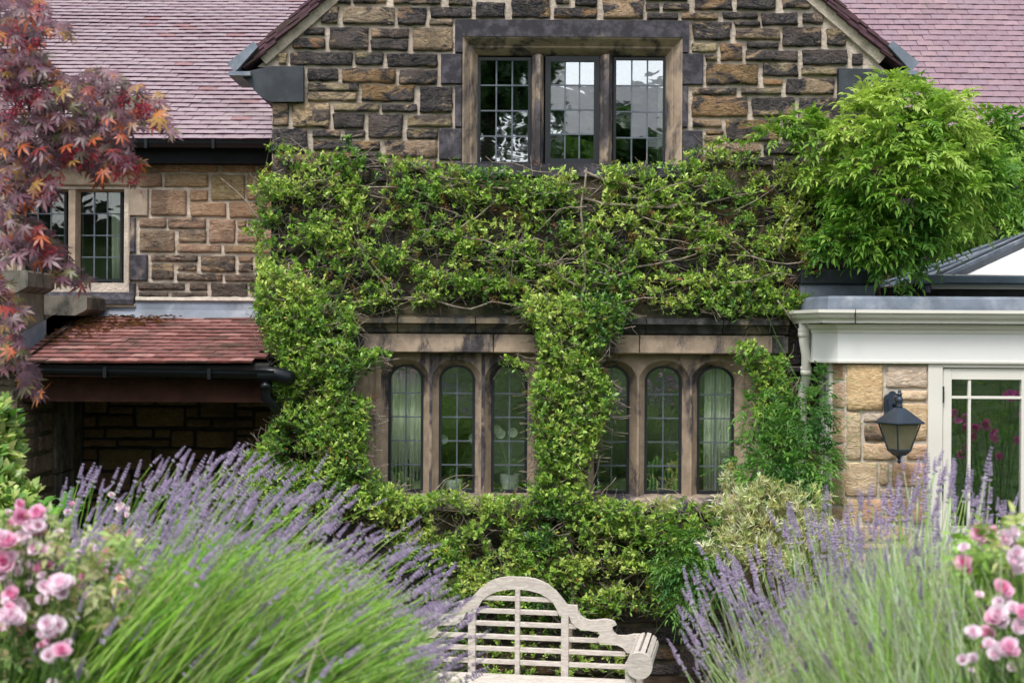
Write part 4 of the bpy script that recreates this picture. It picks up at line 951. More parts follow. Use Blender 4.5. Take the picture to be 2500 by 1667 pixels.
# ================================================================== things on the inner sills
def curtain(x0, x1, z0, z1, Y, lab, n=60):
    mb = MB(); v = []
    for i in range(n+1):
        x = x0+(x1-x0)*i/n; y = Y+.022*math.sin(i*1.05)+.012*math.sin(i*.37+1)
        for z in (z0, (z0+z1)/2, z1): v.append((x+.006*math.sin(z*3), y, z))
    mb.add(v, [(i*3+j, i*3+3+j, i*3+4+j, i*3+1+j) for i in range(n) for j in range(2)])
    o = mb.build('curtain', M['curtain'], smooth=True); m_ = o.modifiers.new('thick', 'SOLIDIFY'); m_.thickness = .003
    tag(o, lab, 'curtain'); return o
Yi = D0+.25
curtain(XatY(946, Yi), XatY(1033, Yi), lo[1]-.1, lo[3]-.05, Yi, 'pale hanging curtain filling the leftmost arched window')
curtain(XatY(1722, Yi), XatY(1800, Yi), lo[1]-.1, lo[3]-.05, Yi, 'pale hanging curtain behind the rightmost arched window')
curtain(XatY(1604, Yi), XatY(1660, Yi), up[1]-.1, up[3]-.05, Yi, 'pale curtain edge at right side of the upper window')
curtain(XatY(272, D1+.3), XatY(312, D1+.3), lwin[1]-.1, lwin[3], D1+.3, 'pale narrow curtain in the side wing window')
mb = MB(); mb.box(lo[0]+.08, D0+.205, lo[1]-.03, lo[2]-.08, D0+.5, lo[1]+.012); mb.build('inner_sill', M['pvc'], lw)
zs0 = lo[1]+.012; Ys = D0+.3
# leaf templates and scatter
def leaf_t(kind='oval'):
    if kind == 'oval':      # 4 tris
        V = np.array([(0,0,0),(-.42,.42,.03),(.42,.42,.03),(-.5,.72,.06),(.5,.72,.06),(0,1.04,-.04)]); Fq = [(0,2,1),(3,4,5)], [(1,2,4,3)]
        return V, [np.array(Fq[0]), np.array(Fq[1])]
    if kind == 'fold':      # pointed leaflet, folded along the midrib
        V = np.array([(0,0,0),(-.38,.3,.10),(0,.3,0),(.38,.3,.10),(-.34,.62,.05),(0,.64,-.06),(.34,.62,.05),(0,1.05,-.22)])
        return V, [np.array([(0,2,1),(0,3,2),(4,5,7),(5,6,7)]), np.array([(1,2,5,4),(2,3,6,5)])]
    if kind == 'narrow':
        V = np.array([(0,0,0),(-.5,.45,.06),(0,.45,0),(.5,.45,.06),(0,1,-.08)])
        return V, [np.array([(0,2,1),(0,3,2),(1,2,4),(2,3,4)])]
    if kind == 'petal':
        V = np.array([(-.12,0,0),(.12,0,0),(-.5,.5,.12),(0,.45,.0),(.5,.5,.12),(-.42,.85,.3),(0,.95,.22),(.42,.85,.3)])
        return V, [np.array([(0,3,2),(0,1,3),(1,4,3)]), np.array([(2,3,6,5),(3,4,7,6)])]
def scatter(tmpl, P, Dv, U, Ln, Wd, Cc):
    V0, Fs = tmpl; n = len(P); P, Dv, U = map(np.asarray, (P, Dv, U)); Ln = np.asarray(Ln).reshape(n, 1, 1); Wd = np.asarray(Wd).reshape(n, 1, 1)
    Dv = Dv/np.linalg.norm(Dv, axis=1, keepdims=True); Sx = np.cross(Dv, U); Sx /= (np.linalg.norm(Sx, axis=1, keepdims=True)+1e-9); Un = np.cross(Sx, Dv)
    v = V0[None, :, :]
    R_ = P[:, None, :] + Sx[:, None, :]*v[:, :, 0:1]*Wd + Dv[:, None, :]*v[:, :, 1:2]*Ln + Un[:, None, :]*v[:, :, 2:3]*Ln
    m_ = V0.shape[0]; off = (np.arange(n)*m_)[:, None, None]
    FF = [(f[None]+off).reshape(-1, f.shape[1]) for f in Fs]
    return R_.reshape(-1, 3), FF, np.repeat(np.asarray(Cc), m_, axis=0)
def scat_obj(name, tmpl, data, mat, parent, kind='stuff', org=None, smooth=False, label=None):
    V, FF, CC = scatter(tmpl, *data)
    if org is None: org = V.mean(0)
    o = bpy.data.objects.new(name, mesh_np(name, V-np.asarray(org), FF, mat, CC, smooth)); put(o, parent, [float(a) for a in org])
    if kind: o['kind'] = kind
    if label: o['label'] = label
    return o
def unit(a): return a/(np.linalg.norm(a, axis=-1, keepdims=True)+1e-9)
OV, FO, NA, PE = leaf_t('oval'), leaf_t('fold'), leaf_t('narrow'), leaf_t('petal')
# orchids
orch = [(1219, 1165, 1192), (1120, 1180, 1200)]
for k, (px, lab) in enumerate(((1244, 'white orchid with three blooms in a ribbed white pot in third arched window'), (1105, 'white orchid in a low pale pot in second arched window'))):
    c = W(px, 1200, Ys); t = thing('orchid', lab, 'potted plant', (c.x, Ys, zs0)); hp_ = .13 if k == 0 else .09
    mb = MB(); pr = [(.05,0),(.07,hp_*.5),(.075,hp_),(.068,hp_),(.06,hp_-.02)]; mb.lathe(pr, (c.x, Ys, zs0), 20); mb.build('pot', M['pot'], t)
    fl = [(1212, 1048), (1222, 1058), (1252, 1055)] if k == 0 else [(1082, 1072), (1156, 1068)]
    for (fx, fy) in fl:
        p = W(fx, fy, Ys-.03); mb = MB(); mb.col = (.1,.2,.05,1); mb.tube([(c.x, Ys, zs0+hp_-.03), ((c.x*1.4+p.x*.6)/2, Ys, (zs0+p.z)/2), (p.x, Ys-.02, p.z)], .003, 5); mb.build('flower_stem', M['stemg'], t)
        a = np.arange(5)*2*math.pi/5+.3; dd = np.stack([np.cos(a), -.15+0*a, np.sin(a)], 1); P_ = np.tile(np.array(p), (5, 1))
        scat_obj('bloom', PE, (P_, dd, np.tile([0, -1., 0], (5, 1)), np.full(5, .042), np.full(5, .045), np.tile([.8,.85,.75], (5, 1))), M['petal'], t, None)
    a = rng.uniform(0, 6.28, 6); dd = np.stack([np.cos(a), np.sin(a)*.4, np.full(6, .7)], 1)
    scat_obj('leaf_cluster', OV, (np.tile([c.x, Ys, zs0+hp_-.02], (6, 1)), dd, np.tile([0,0,1.], (6, 1)), np.full(6, .16), np.full(6, .06), np.tile([.05,.14,.03], (6, 1))), M['leaf'], t, 'stuff')
# striped houseplant, leaf plant, decanter, glass lamp
c = W(1620, 1205, Ys); t = thing('striped_houseplant', 'houseplant with dark-striped leaves in fifth arched window', 'potted plant', (c.x, Ys, zs0))
mb = MB(); mb.lathe([(.05,0),(.06,.07)], (c.x, Ys, zs0), 14); mb.build('pot', M['dark'], t)
m_, n_, o_ = mat_new('striped_leaf'); wv = N(n_, 'ShaderNodeTexWave'); wv.inputs['Scale'].default_value = 22; wv.inputs['Distortion'].default_value = 3; n_.links.new(pos(n_, (.5,.5,1)), wv.inputs['Vector'])
prin(n_, o_, mixc(n_, ramp(n_, wv.outputs[1], .3, .5), (.03,.1,.03), (.25,.42,.14)), .5, .3); M['striped'] = m_
for (fx, fy, ax_) in ((1596,1150,-.35),(1590,1185,-.6),(1628,1165,.1),(1606,1140,-.1),(1650,1150,.5),(1640,1185,.6),(1600,1190,-.2),(1655,1175,.8)):
    p = W(fx, fy+14, Ys-.05+random.uniform(-.02,.02)); scat_obj('leaf', OV, (np.array([p]), np.array([[ax_, -.3, .8]]), np.array([[0,-1.,.3]]), [.14], [.08], np.array([[1,1,1]])), M['striped'], t, None)
c = W(985, 1205, Ys); t = thing('broad_leaf_plant', 'dark green pointed leaf of an indoor plant in leftmost arched window', 'potted plant', (c.x, Ys, zs0))
mb = MB(); mb.lathe([(.05,0),(.06,.07)], (c.x, Ys, zs0), 14); mb.build('pot', M['dark'], t)
for (dx, dz) in ((.9,.35),(-.4,.9),(.3,1)):
    scat_obj('leaf', FO, (np.array([[c.x, Ys-.02, zs0+.07]]), np.array([[dx,-.2,dz]]), np.array([[0,-1.,.3]]), [.2], [.1], np.array([[.02,.09,.02]])), M['leaf'], t, None)
p = W(1459, 1205, Ys); mb = MB(); mb.lathe([(.045,0),(.047,.02),(.03,.07),(.014,.11),(.013,.14),(.022,.145),(.012,.15),(.008,.155),(.022,.175),(.024,.19),(.012,.205),(.001,.207)], (p.x, Ys, zs0), 14)
tag(mb.build('glass_decanter', M['clear'], None, smooth=True), 'clear glass decanter with round stopper in fourth arched window', 'decanter')
p = W(1767, 1205, Ys-.03); mb = MB(); mb.lathe([(.04,0),(.035,.01),(.008,.03),(.012,.06),(.007,.1),(.02,.12),(.02,.15),(.03,.2),(.02,.245),(.005,.28)], (p.x, Ys-.03, zs0), 14)
tag(mb.build('glass_candlestick', M['clear'], None, smooth=True), 'clear glass candle lamp standing in front of rightmost curtain', 'candlestick')

# ================================================================== BENCH
bth = R(9.5); bl = W(1268, 833, 8.68)
bench = thing('garden_bench', 'weathered silver-grey teak bench with arched slatted back and rolled arms', 'bench', (bl.x, 8.68, 0))
bench.rotation_euler = (0, 0, -bth)
def bpart(mb, name): 
    o = bpy.data.objects.new(name, mb.mesh(name, M['wood'])); COL.objects.link(o); o.parent = bench; return o
# local: x right, y into the picture, z up.  zoomed pixels -> local
def bl_(x, y): return ((x-905)/3.36/398, 1.035-(y-195-(x-905)*.034)/3.36/398)
half_top = [(905,195),(980,197),(1050,210),(1110,232),(1160,260),(1230,320),(1280,380),(1310,420),(1395,425),(1402,470),(1425,510),(1460,535),(1500,545),(1560,540),(1620,534),(1670,542),(1700,560),(1712,580),(1685,592),(1678,612),(1692,640),(1720,665),(1790,668),(1850,655),(1900,655),(1935,675),(1955,715),(1960,770)]
half_bot = [(1930,800),(1860,800),(1800,805),(1770,765),(1720,742),(1640,738),(1590,735),(1550,700),(1580,662),(1565,635),(1500,628),(1430,620),(1385,598),(1350,560),(1330,510),(1250,505),(1232,465),(1205,412),(1160,368),(1090,328),(1000,303),(905,292)]
def strip(mb, top, bot, y0, y1, s=1):
    """fill between two curves resampled by arc length"""
    def rs(c, n):
        c = [Vector(p) for p in c]; d = [0]
        for a, b in zip(c[:-1], c[1:]): d.append(d[-1]+(b-a).length)
        out = []
        for i in range(n+1):
            t = d[-1]*i/n; j = max(k for k in range(len(d)) if d[k] <= t+1e-9); j = min(j, len(c)-2); u = (t-d[j])/(d[j+1]-d[j]+1e-12); out.append(c[j].lerp(c[j+1], min(1, u)))
        return out
    n = 60; A_, B_ = rs(top, n), rs(bot, n); v = []
    for p, q in zip(A_, B_): v += [(s*p.x, y0, p.y), (s*q.x, y0, q.y), (s*q.x, y1, q.y), (s*p.x, y1, p.y)]
    fs = [(i*4+j, i*4+(j+1)%4, i*4+4+(j+1)%4, i*4+4+j) for i in range(n) for j in range(4)]
    if s < 0: fs = [f[::-1] for f in fs]
    mb.add(v, fs+[(0,1,2,3),(n*4+3,n*4+2,n*4+1,n*4)])
# split the outline at anchor pairs so that the strip follows the shape
ia = [0, 6, 7, 9, 11, 17, 20, 22, 27]; T = half_top; Bt = half_bot[::-1]
ib = [0, 4, 6, 8, 9, 12, 14, 17, 21]
for s in (1, -1):
    mb = MB()
    for k in range(8):
        tp = [bl_(*p) for p in T[ia[k]:ia[k+1]+1]]; bt = [bl_(*p) for p in Bt[ib[k]:ib[k+1]+1]]
        if len(tp) < 2: tp = [bl_(*T[ia[k]])]*2
        strip(mb, tp, bt, -.018, .018, s)
    bpart(mb, 'top_rail')
hw = .79
for yy, hx in ((370, .215),(476, .25),(578, .36),(684, .5),(784, .66),(888, .78)):
    z = bl_(905, yy+3)[1]; mb = MB(); mb.bbox(-hx, -.011, z-.0145, hx, .011, z+.0145, .003); bpart(mb, 'back_slat')
for x in (-.283, 0, .292):
    h_ = .015 if x == 0 else .023; zt_ = bl_(905, 290)[1]+.01 if x == 0 else bl_(1290-(0 if x > 0 else 770), 500)[1]+.02
    mb = MB(); mb.bbox(x-h_, -.019, .40, x+h_, .019, zt_, .003); bpart(mb, 'back_post')
for x in (-.735, .735):
    mb = MB(); mb.bbox(x-.03+math.copysign(.0,x), -.03, 0, x+.03, .03, .60, .003); bpart(mb, 'leg')
    mb = MB(); mb.bbox(x-.03, -.56, 0, x+.03, -.50, .66, .003); bpart(mb, 'leg')
    # rolled arm: drum front with slats wrapped over it
    xo = x+math.copysign(.05, x); zc_ = .655; rr_ = .075
    mb = MB(); n = 24; v = [(xo+rr_*math.cos(2*math.pi*i/n), y, zc_+rr_*math.sin(2*math.pi*i/n)) for y in (-.58, -.54) for i in range(n)]
    mb.add(v, [tuple(range(n)), tuple(range(2*n-1, n-1, -1))]+[(i, (i+1)%n, n+(i+1)%n, n+i)[::-1] for i in range(n)]); bpart(mb, 'arm_roll')
    for k in range(5):
        t = R(90 + math.copysign(1, -x)*(-50+k*32)) if True else 0
        mb = MB(); Mx = Matrix.Translation((xo, 0, zc_)) @ Matrix.Rotation(-(t-R(90))*-1, 4, 'Y').inverted()
        mb.bbox(-.013, -.54, rr_-.016, .013, .0, rr_-.002, .002, Mx); bpart(mb, 'arm_slat')
for k in range(9):
    y = -.045-k*.056; mb = MB(); mb.bbox(-.72, y-.046, .425+.006*abs(k-4)/4, .72, y, .445+.006*abs(k-4)/4, .003); bpart(mb, 'seat_slat')
mb = MB(); mb.bbox(-.7, -.53, .34, .7, -.5, .42); bpart(mb, 'seat_rail')

# ================================================================== PLANTS
def inpoly(P, poly):
    x, y = P[:, 0], P[:, 1]; c = np.zeros(len(P), bool); poly = np.array(poly, float); j = len(poly)-1
    for i in range(len(poly)):
        xi, yi = poly[i]; xj, yj = poly[j]; q = ((yi > y) != (yj > y)) & (x < (xj-xi)*(y-yi)/(yj-yi+1e-9)+xi); c ^= q; j = i
    return c
def samp(poly, n):
    a = np.array(poly, float); lo_, hi_ = a.min(0), a.max(0); out = np.zeros((0, 2))
    while len(out) < n:
        p = rng.uniform(lo_, hi_, (n*2, 2)); out = np.concatenate([out, p[inpoly(p, poly)]])
    return out[:n]
def Wn(px, D):
    """vectorised W"""
    x, y = px[:, 0]-1250, px[:, 1]-833.5; x2, y2 = x*ca+y*sa, -x*sa+y*ca
    return np.stack([x2/F*D, D+0*x2, EYE-y2/F*D], 1)
def clump(P, sc, seed=0): return np.array([noise.noise(Vector((p[0]*sc, p[2]*sc*1.3, seed))) for p in P])
def colvar(n, stops, w=None):
    st_ = np.array(stops, float); i = rng.choice(len(st_), n, p=w); return np.clip(st_[i]*rng.uniform(.75, 1.25, (n, 1))*rng.uniform(.93, 1.07, (n, 3)), 0, 1)
def tubes_np(paths, radii, nside=3, cols=None):
    """paths (n,k,3), radii (n,k)"""
    n, k, _ = paths.shape; d = np.gradient(paths, axis=1); d = unit(d); ref = np.array([.13, .9, .31]); a = unit(np.cross(d, ref)); b = np.cross(d, a)
    V = []
    for q in range(nside):
        t = 2*math.pi*q/nside; V.append(paths+(a*math.cos(t)+b*math.sin(t))*radii[..., None])
    V = np.stack(V, 2).reshape(-1, 3); idx = np.arange(n*k*nside).reshape(n, k, nside); Fq = []
    for q in range(nside):
        r = (q+1) % nside; Fq.append(np.stack([idx[:, :-1, q], idx[:, :-1, r], idx[:, 1:, r], idx[:, 1:, q]], -1).reshape(-1, 4))
    cc = np.repeat(cols, k*nside, axis=0) if cols is not None else None
    return V, np.concatenate(Fq), cc
def rosettes(c, ax, k0, k1, L, Wr, col, spread=(.35, 1.15), old=None):
    """whorls of leaves around shoot tips"""
    n = len(c); cnt = rng.integers(k0, k1+1, n); idx = np.repeat(np.arange(n), cnt); m_ = len(idx); A_ = unit(ax)[idx]
    r_ = unit(np.cross(A_, rng.normal(size=(m_, 3)))); ang = rng.uniform(spread[0], spread[1], (m_, 1)); Dv = A_*np.cos(ang)+r_*np.sin(ang)
    P = c[idx]-A_*rng.uniform(0, .035, (m_, 1)); Ln = L*rng.uniform(.6, 1.25, m_)
    return P, Dv, A_, Ln, Ln*Wr*rng.uniform(.8, 1.2, m_), col[idx]*rng.uniform(.8, 1.2, (m_, 1))
def cat(ds): return [np.concatenate([d[i] for d in ds]) for i in range(6)]

# ---- wall shrub (firethorn) ------------------------------------------------
band = [(642,398),(660,362),(690,350),(740,372),(800,368),(840,352),(900,372),(960,384),(1020,388),(1060,392),(1110,405),(1180,412),(1260,404),(1310,396),(1350,404),(1440,392),(1530,404),(1600,392),(1650,384),(1700,362),(1740,352),(1790,372),(1850,372),(1900,385),(1960,380),(2030,395),(2090,420),(2110,480),(2060,520),(2080,560),(2040,620),(1990,650),(1985,700),(1955,750),(1905,768),(1850,760),(1790,775),(1740,752),(1660,748),(1580,742),(1520,770),(1480,800),(1290,800),(1260,745),(1200,735),(1150,752),(1090,735),(1000,740),(900,742),(860,770),(840,800),(640,800),(628,700),(622,560),(630,470)]
leftc = [(632,640),(660,640),(850,740),(872,790),(868,850),(930,850),(925,880),(880,900),(850,930),(865,970),(905,975),(900,1010),(890,1080),(900,1130),(960,1190),(1010,1215),(1000,1260),(650,1280),(600,1180),(605,1130),(590,1110),(640,1085),(650,1050),(690,990),(655,930),(690,880),(655,850),(640,790),(622,760)]
cent = [(1270,720),(1540,720),(1520,790),(1490,830),(1450,860),(1478,900),(1500,960),(1488,1010),(1470,1050),(1450,1100),(1420,1150),(1440,1210),(1460,1260),(1260,1260),(1290,1200),(1320,1150),(1305,1050),(1290,960),(1310,900),(1320,860),(1305,800)]
bott = [(940,1190),(1000,1212),(1090,1195),(1160,1210),(1240,1212),(1300,1195),(1440,1200),(1500,1222),(1600,1220),(1700,1225),(1780,1240),(1790,1300),(1770,1370),(1730,1420),(1660,1480),(1600,1500),(1540,1480),(1440,1500),(1350,1490),(1250,1500),(1150,1480),(1080,1480),(1040,1440),(980,1370),(930,1280)]
under = [(1060,1480),(1560,1480),(1540,1640),(1090,1660)]
rightc = [(1800,838),(1850,830),(1880,870),(1930,860),(1915,900),(1930,960),(1960,1040),(1960,1100),(1880,1080),(1840,1010),(1860,950),(1830,905),(1795,880)]
firs = thing('wall_shrub', 'bright green small-leaved shrub trained across the gable wall between and below its windows', 'climbing shrub', (.45, 10.2, 0))
def grow(poly, n, thick, csc, cth, seed, depth0=D0):
    p = samp(poly, int(n*2.1)); d = rng.beta(1.3, 1.5, len(p))*thick+.03
    P = Wn(p, depth0-d); k = .6*clump(P, csc, seed)+.5*clump(P, csc*2.6, seed+7)+rng.normal(0, .14, len(P)); P = P[k > cth][:n]; return P
cen = np.concatenate([grow(band, 5900, .18, 4.6, .03, 1), grow(leftc, 4800, .34, 3.5, -.3, 2), grow(cent, 2600, .3, 3.5, -.3, 3), grow(bott, 3900, .32, 3.6, -.02, 4), grow(under, 380, .2, 4, .08, 5), grow(rightc, 620, .25, 4, -.2, 6)])
# stray shoots beyond the outline
stray = np.array([(848,335),(846,345),(655,358),(650,430),(620,462),(605,552),(610,556),(1752,348),(1815,345),(1250,880),(1262,886),(1240,876),(1280,892),(945,858),(925,866),(1768,346),(1940,350),(1735,352),(640,440),(615,1120),(598,1112)], float)
stray = np.repeat(stray, 4, 0)+rng.normal(0, 6, (len(stray)*4, 2)); cen = np.concatenate([cen, Wn(stray, D0-.22)])
nC = len(cen); out_ = np.clip((D0-cen[:, 1])/.3, 0, 1)
axs = unit(np.stack([rng.normal(0, .55, nC), -rng.uniform(.15, 1, nC), rng.normal(.55, .45, nC)], 1))
tone = .7*clump(cen, 2.2, 11)+rng.normal(.1, .27, nC)
FIR = np.array([(.05,.15,.03), (.12,.26,.035), (.23,.40,.05), (.36,.52,.09), (.46,.55,.13)])
ti = np.clip((tone+.55)/1.1*4, 0, 3.99); i0 = ti.astype(int); f_ = (ti-i0)[:, None]; fc = FIR[i0]*(1-f_)+FIR[i0+1]*f_
d1 = rosettes(cen, axs, 5, 8, .036, .34, fc)
# second tier of older leaves along the shoots
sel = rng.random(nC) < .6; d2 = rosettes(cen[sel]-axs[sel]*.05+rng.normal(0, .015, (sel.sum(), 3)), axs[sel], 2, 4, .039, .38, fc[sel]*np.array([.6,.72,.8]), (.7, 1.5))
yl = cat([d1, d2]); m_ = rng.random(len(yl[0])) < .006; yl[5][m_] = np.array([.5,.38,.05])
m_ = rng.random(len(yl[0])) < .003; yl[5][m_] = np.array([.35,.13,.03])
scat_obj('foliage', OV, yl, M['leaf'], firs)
# twigs under every third rosette
s_ = rng.random(nC) < .55; a = cen[s_]; ax2 = axs[s_]; n = len(a)
side = rng.normal(0, 1, (n, 3))*np.array([1, .15, .6]); side = unit(side)
end = a-ax2*.06-side*rng.uniform(.05, .16, (n, 1)); end[:, 1] = np.minimum(end[:, 1]+.04, D0-.02)
mid = (a-ax2*.05+end)/2+rng.normal(0, .008, (n, 3)); pth = np.stack([a, a-ax2*.03, mid, end], 1)
V, Fq, _ = tubes_np(pth, np.tile([.0012, .0018, .0022, .003], (n, 1)))
o = bpy.data.objects.new('twigs', mesh_np('twigs', V-np.array([.4,10.3,1]), [Fq], M['twig'])); put(o, firs, (.4,10.3,1)); o['kind'] = 'stuff'
def wob(pts, D, dj=.02, step=.05, seed=0):
    P = [Vector(W(x, y, D)) for x, y in pts]; out = []
    for a, b in zip(P[:-1], P[1:]):
        n = max(1, int((b-a).length/step))
        for i in range(n):
            q = a.lerp(b, i/n); out.append(q+Vector((noise.noise(q*6+Vector((seed,0,0))), .6*noise.noise(q*5+Vector((0,seed,3))), noise.noise(q*6+Vector((4,seed,0)))))*dj)
    return out+[P[-1]]
branches = [([(742,1640),(770,1300),(775,1050),(760,900),(742,830),(725,760),(712,690),(705,640)], .016),([(760,900),(800,800),(838,700),(870,610),(905,550),(935,490),(942,440),(938,400)], .010),
 ([(1392,1640),(1398,1300),(1400,1000),(1408,800),(1425,700),(1427,590),(1420,480),(1432,410)], .02),([(860,735),(1000,728),(1080,742),(1150,752),(1200,735),(1290,742),(1400,760)], .010),
 ([(1300,470),(1200,455),(1130,452),(1050,475),(960,452),(860,458),(780,440)], .009),([(1095,582),(1140,548),(1180,520),(1200,500),(1190,440)], .008),([(1420,700),(1500,668),(1600,645),(1700,620),(1800,560)], .011),
 ([(1420,705),(1320,640),(1220,600),(1120,570),(1010,560)], .009),([(1425,490),(1520,500),(1620,505),(1760,490),(1900,455),(2010,425)], .011),([(1440,690),(1560,610),(1650,500),(1730,440)], .008),([(1425,420),(1500,445),(1600,470),(1650,475)], .012),
 ([(1900,620),(1920,540),(1960,470),(2020,420)], .01),([(1760,1240),(1850,1050),(1880,900),(1850,840)], .008),([(1392,1560),(1300,1440),(1180,1380),(1060,1330)], .012),([(1392,1500),(1500,1420),(1640,1370),(1740,1330)], .012),
 ([(1395,1400),(1320,1310),(1200,1260),(1050,1240)], .01),([(1395,1380),(1480,1300),(1600,1262),(1700,1250)], .01),([(775,640),(760,560),(790,500),(830,470)], .007),([(705,650),(760,600),(800,640),(860,660)], .006),([(1950,640),(1990,600),(2060,570)], .006)]
for k in range(80):
    s0 = samp(band if k % 3 else bott, 1)[0]; a_ = random.choice([0, math.pi])+random.gauss(0, .5); pts = [tuple(s0)]
    for j in range(4): a_ += random.gauss(0, .35); s0 = s0+np.array([math.cos(a_), math.sin(a_)])*random.uniform(25, 55); pts.append(tuple(s0))
    branches.append((pts, random.uniform(.0025, .006)))
for k, (pts, r_) in enumerate(branches):
    P = wob(pts, D0-random.uniform(.08, .22 if k > 19 else .16), .03, .06, k); n = len(P)
    mb = MB(); mb.tube(P, [r_*(1-.65*i/n) for i in range(n)], 6); mb.build('branch', M['twig'], firs, smooth=True)
# brown spent flower heads
bp = np.concatenate([samp(band, 90), samp(bott, 30), samp(cent, 20), samp(leftc, 14), np.array([(908,968),(912,972),(1462,1010),(1475,1016),(1452,1008),(1850,880),(1115,425),(1505,395)], float)])
bc = Wn(bp, D0-.2); nb = len(bc); idx = np.repeat(np.arange(nb), 46); P = bc[idx]+rng.normal(0, .017, (len(idx), 3)); Dv = rng.normal(size=P.shape)
bcc = colvar(len(idx), [(.16,.06,.02), (.25,.1,.03), (.3,.17,.05), (.1,.04,.02)])
scat_obj('spent_flower_heads', OV, (P, Dv, rng.normal(size=P.shape), np.full(len(P), .009), np.full(len(P), .006), bcc), M['leaf'], firs)

# ---- pinnate leaves (wisteria, jasmine) ------------------------------------
def pinnate(base, axis, n_pair, Lr, Ll, Wl_, col, droop=.5, term=True):
    """compound leaves: base (n,3), axis (n,3)"""
    n = len(base); A_ = unit(axis); Lr = Lr*rng.uniform(.7, 1.15, n); out = []
    upv = np.tile([0, 0, 1.], (n, 1)); side = unit(np.cross(A_, upv)+1e-6); tw = rng.normal(0, .5, (n, 1)); nrm = unit(np.cross(side, A_)); side = unit(side*np.cos(tw)+nrm*np.sin(tw)); nrm = np.cross(side, A_)
    def at(t): return base+A_*(Lr*t)[:, None]-upv*(droop*Lr*t*t)[:, None]
    ks = [(j+1.2)/(n_pair+1.2) for j in range(n_pair)]
    for j, t in enumerate(ks):
        sz = (1-.35*abs(t-.5)*2)
        for s in (-1, 1):
            dv = unit(side*s*.95+A_*.55-upv*(.15+droop*t*.6)+rng.normal(0, .12, (n, 3))); ln = Ll*sz*rng.uniform(.85, 1.15, n)
            out.append((at(np.full(n, t)), dv, nrm, ln, ln*Wl_, col*rng.uniform(.88, 1.12, (n, 1))))
    if term: out.append((at(np.ones(n)), unit(A_-upv*droop*1.6), nrm, np.full(n, Ll*1.15), np.full(n, Ll*Wl_), col))
    pth = np.stack([at(np.full(n, t)) for t in (0, .33, .66, 1)], 1)
    return cat(out), pth
def shell(blobs, n, seed=0):
    """points on the surface of ellipsoid blobs; returns positions and outward dirs"""
    ws = np.array([(b[2]*b[3])**.8 for b in blobs], float); i = rng.choice(len(blobs), n, p=ws/ws.sum()); v = unit(rng.normal(size=(n, 3))); v[:, 1] = -np.abs(v[:, 1])*.9+rng.uniform(0, .35, n)
    rad = rng.uniform(.5, 1.05, n)**.6; rad = rad*(1+.45*np.array([noise.noise(Vector((a*2.7).tolist())+Vector((0, 0, float(b)*3))) for a, b in zip(v, i)])); out = np.zeros((n, 3))
    for k, (x, y, rx, ry, D, rd) in enumerate(blobs):
        m_ = i == k; c = np.array(W(x, y, D)); out[m_] = c+v[m_]*np.array([rx/F*D, rd, ry/F*D])*rad[m_, None]
    return out, unit(v)
wb = [(2130,270,60,40,10.1,.25),(2210,250,70,35,10.1,.3),(2080,330,60,40,10.1,.25),(2180,330,80,45,10.0,.35),(2280,310,70,45,10.1,.4),(2340,360,60,40,10.2,.35),(2250,400,80,45,9.95,.4),(2380,420,60,40,10.3,.35),(2120,410,70,40,10.0,.3),(2320,450,80,40,10.1,.35),(2200,480,80,40,10.0,.35),(2290,520,60,35,10.1,.3),(2100,500,60,35,10.1,.2),(2070,575,60,35,10.1,.2),(2150,590,60,40,10.1,.25),(2220,570,60,40,10.15,.3),(2200,215,40,18,10.1,.15),(2290,265,50,20,10.2,.2),(2420,460,40,25,10.4,.2),(2200,640,40,40,10.2,.2),(2140,630,45,35,10.2,.2),(2000,350,40,22,10.25,.1),(2330,480,60,40,10.4,.3),(2050,470,40,50,10.3,.12),(1900,335,45,12,10.25,.06),(1965,300,35,14,10.2,.08),(2215,600,60,40,10.2,.2),(2290,590,30,30,10.3,.1),(1990,420,28,22,10.25,.06),(2440,390,35,16,10.4,.1),(2160,200,22,14,10.2,.06),(2330,240,30,14,10.25,.06),(2020,600,30,20,10.2,.08),(2400,540,30,22,10.5,.1)]
wis = thing('wisteria', 'large lime-green wisteria bulging from the right corner of the gable wall', 'climbing plant', (2.7, 10.2, 0))
P, O = shell(wb, 2300); n = len(P); sunlit_top = np.clip((P[:, 2]-2.9)/1.2, 0, 1)
wc = np.array([(.06,.18,.03), (.14,.30,.04), (.28,.44,.08), (.42,.54,.14)]); t = np.clip((.25*clump(P, 3, 5)*2+sunlit_top*.7+rng.normal(0, .16, n)+.12)*3, 0, 2.99); i0 = t.astype(int); f_ = (t-i0)[:, None]; wcol = wc[i0]*(1-f_)+wc[i0+1]*f_  # leaves paler with height: sunlight on the tops put into their colour
axs_ = unit(O*np.array([.8, .6, .5])+np.array([0, -.35, .25])+rng.normal(0, .5, (n, 3)))
data, pth = pinnate(P, axs_, 4, .125, .06, .42, wcol, .3)
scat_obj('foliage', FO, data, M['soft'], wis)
V, Fq, cc = tubes_np(pth, np.full(pth.shape[:2], .0016), 3, wcol*.9); o = bpy.data.objects.new('leaf_stalks', mesh_np('leaf_stalks', V, [Fq], M['stemg'], cc)); put(o, wis, (0,0,0)); o['kind'] = 'stuff'
for pts, r_ in (([(2125,1640),(2150,1000),(2140,700),(2120,560),(2130,470),(2110,380)], .03), ([(2135,600),(2200,480),(2300,460),(2400,430)], .018), ([(2130,480),(2060,400),(1990,350)], .008), ([(2150,430),(2230,330),(2290,300)], .012), ([(2060,640),(2120,560)], .01), ([(2100,560),(2200,540),(2320,520)], .012)):
    Pp = wob(pts, 10.35 if pts[0][1] < 1600 else 10.62, .05, .1, 3); mb = MB(); mb.tube(Pp, r_, 7); mb.build('stem', M['bark'], wis, smooth=True)
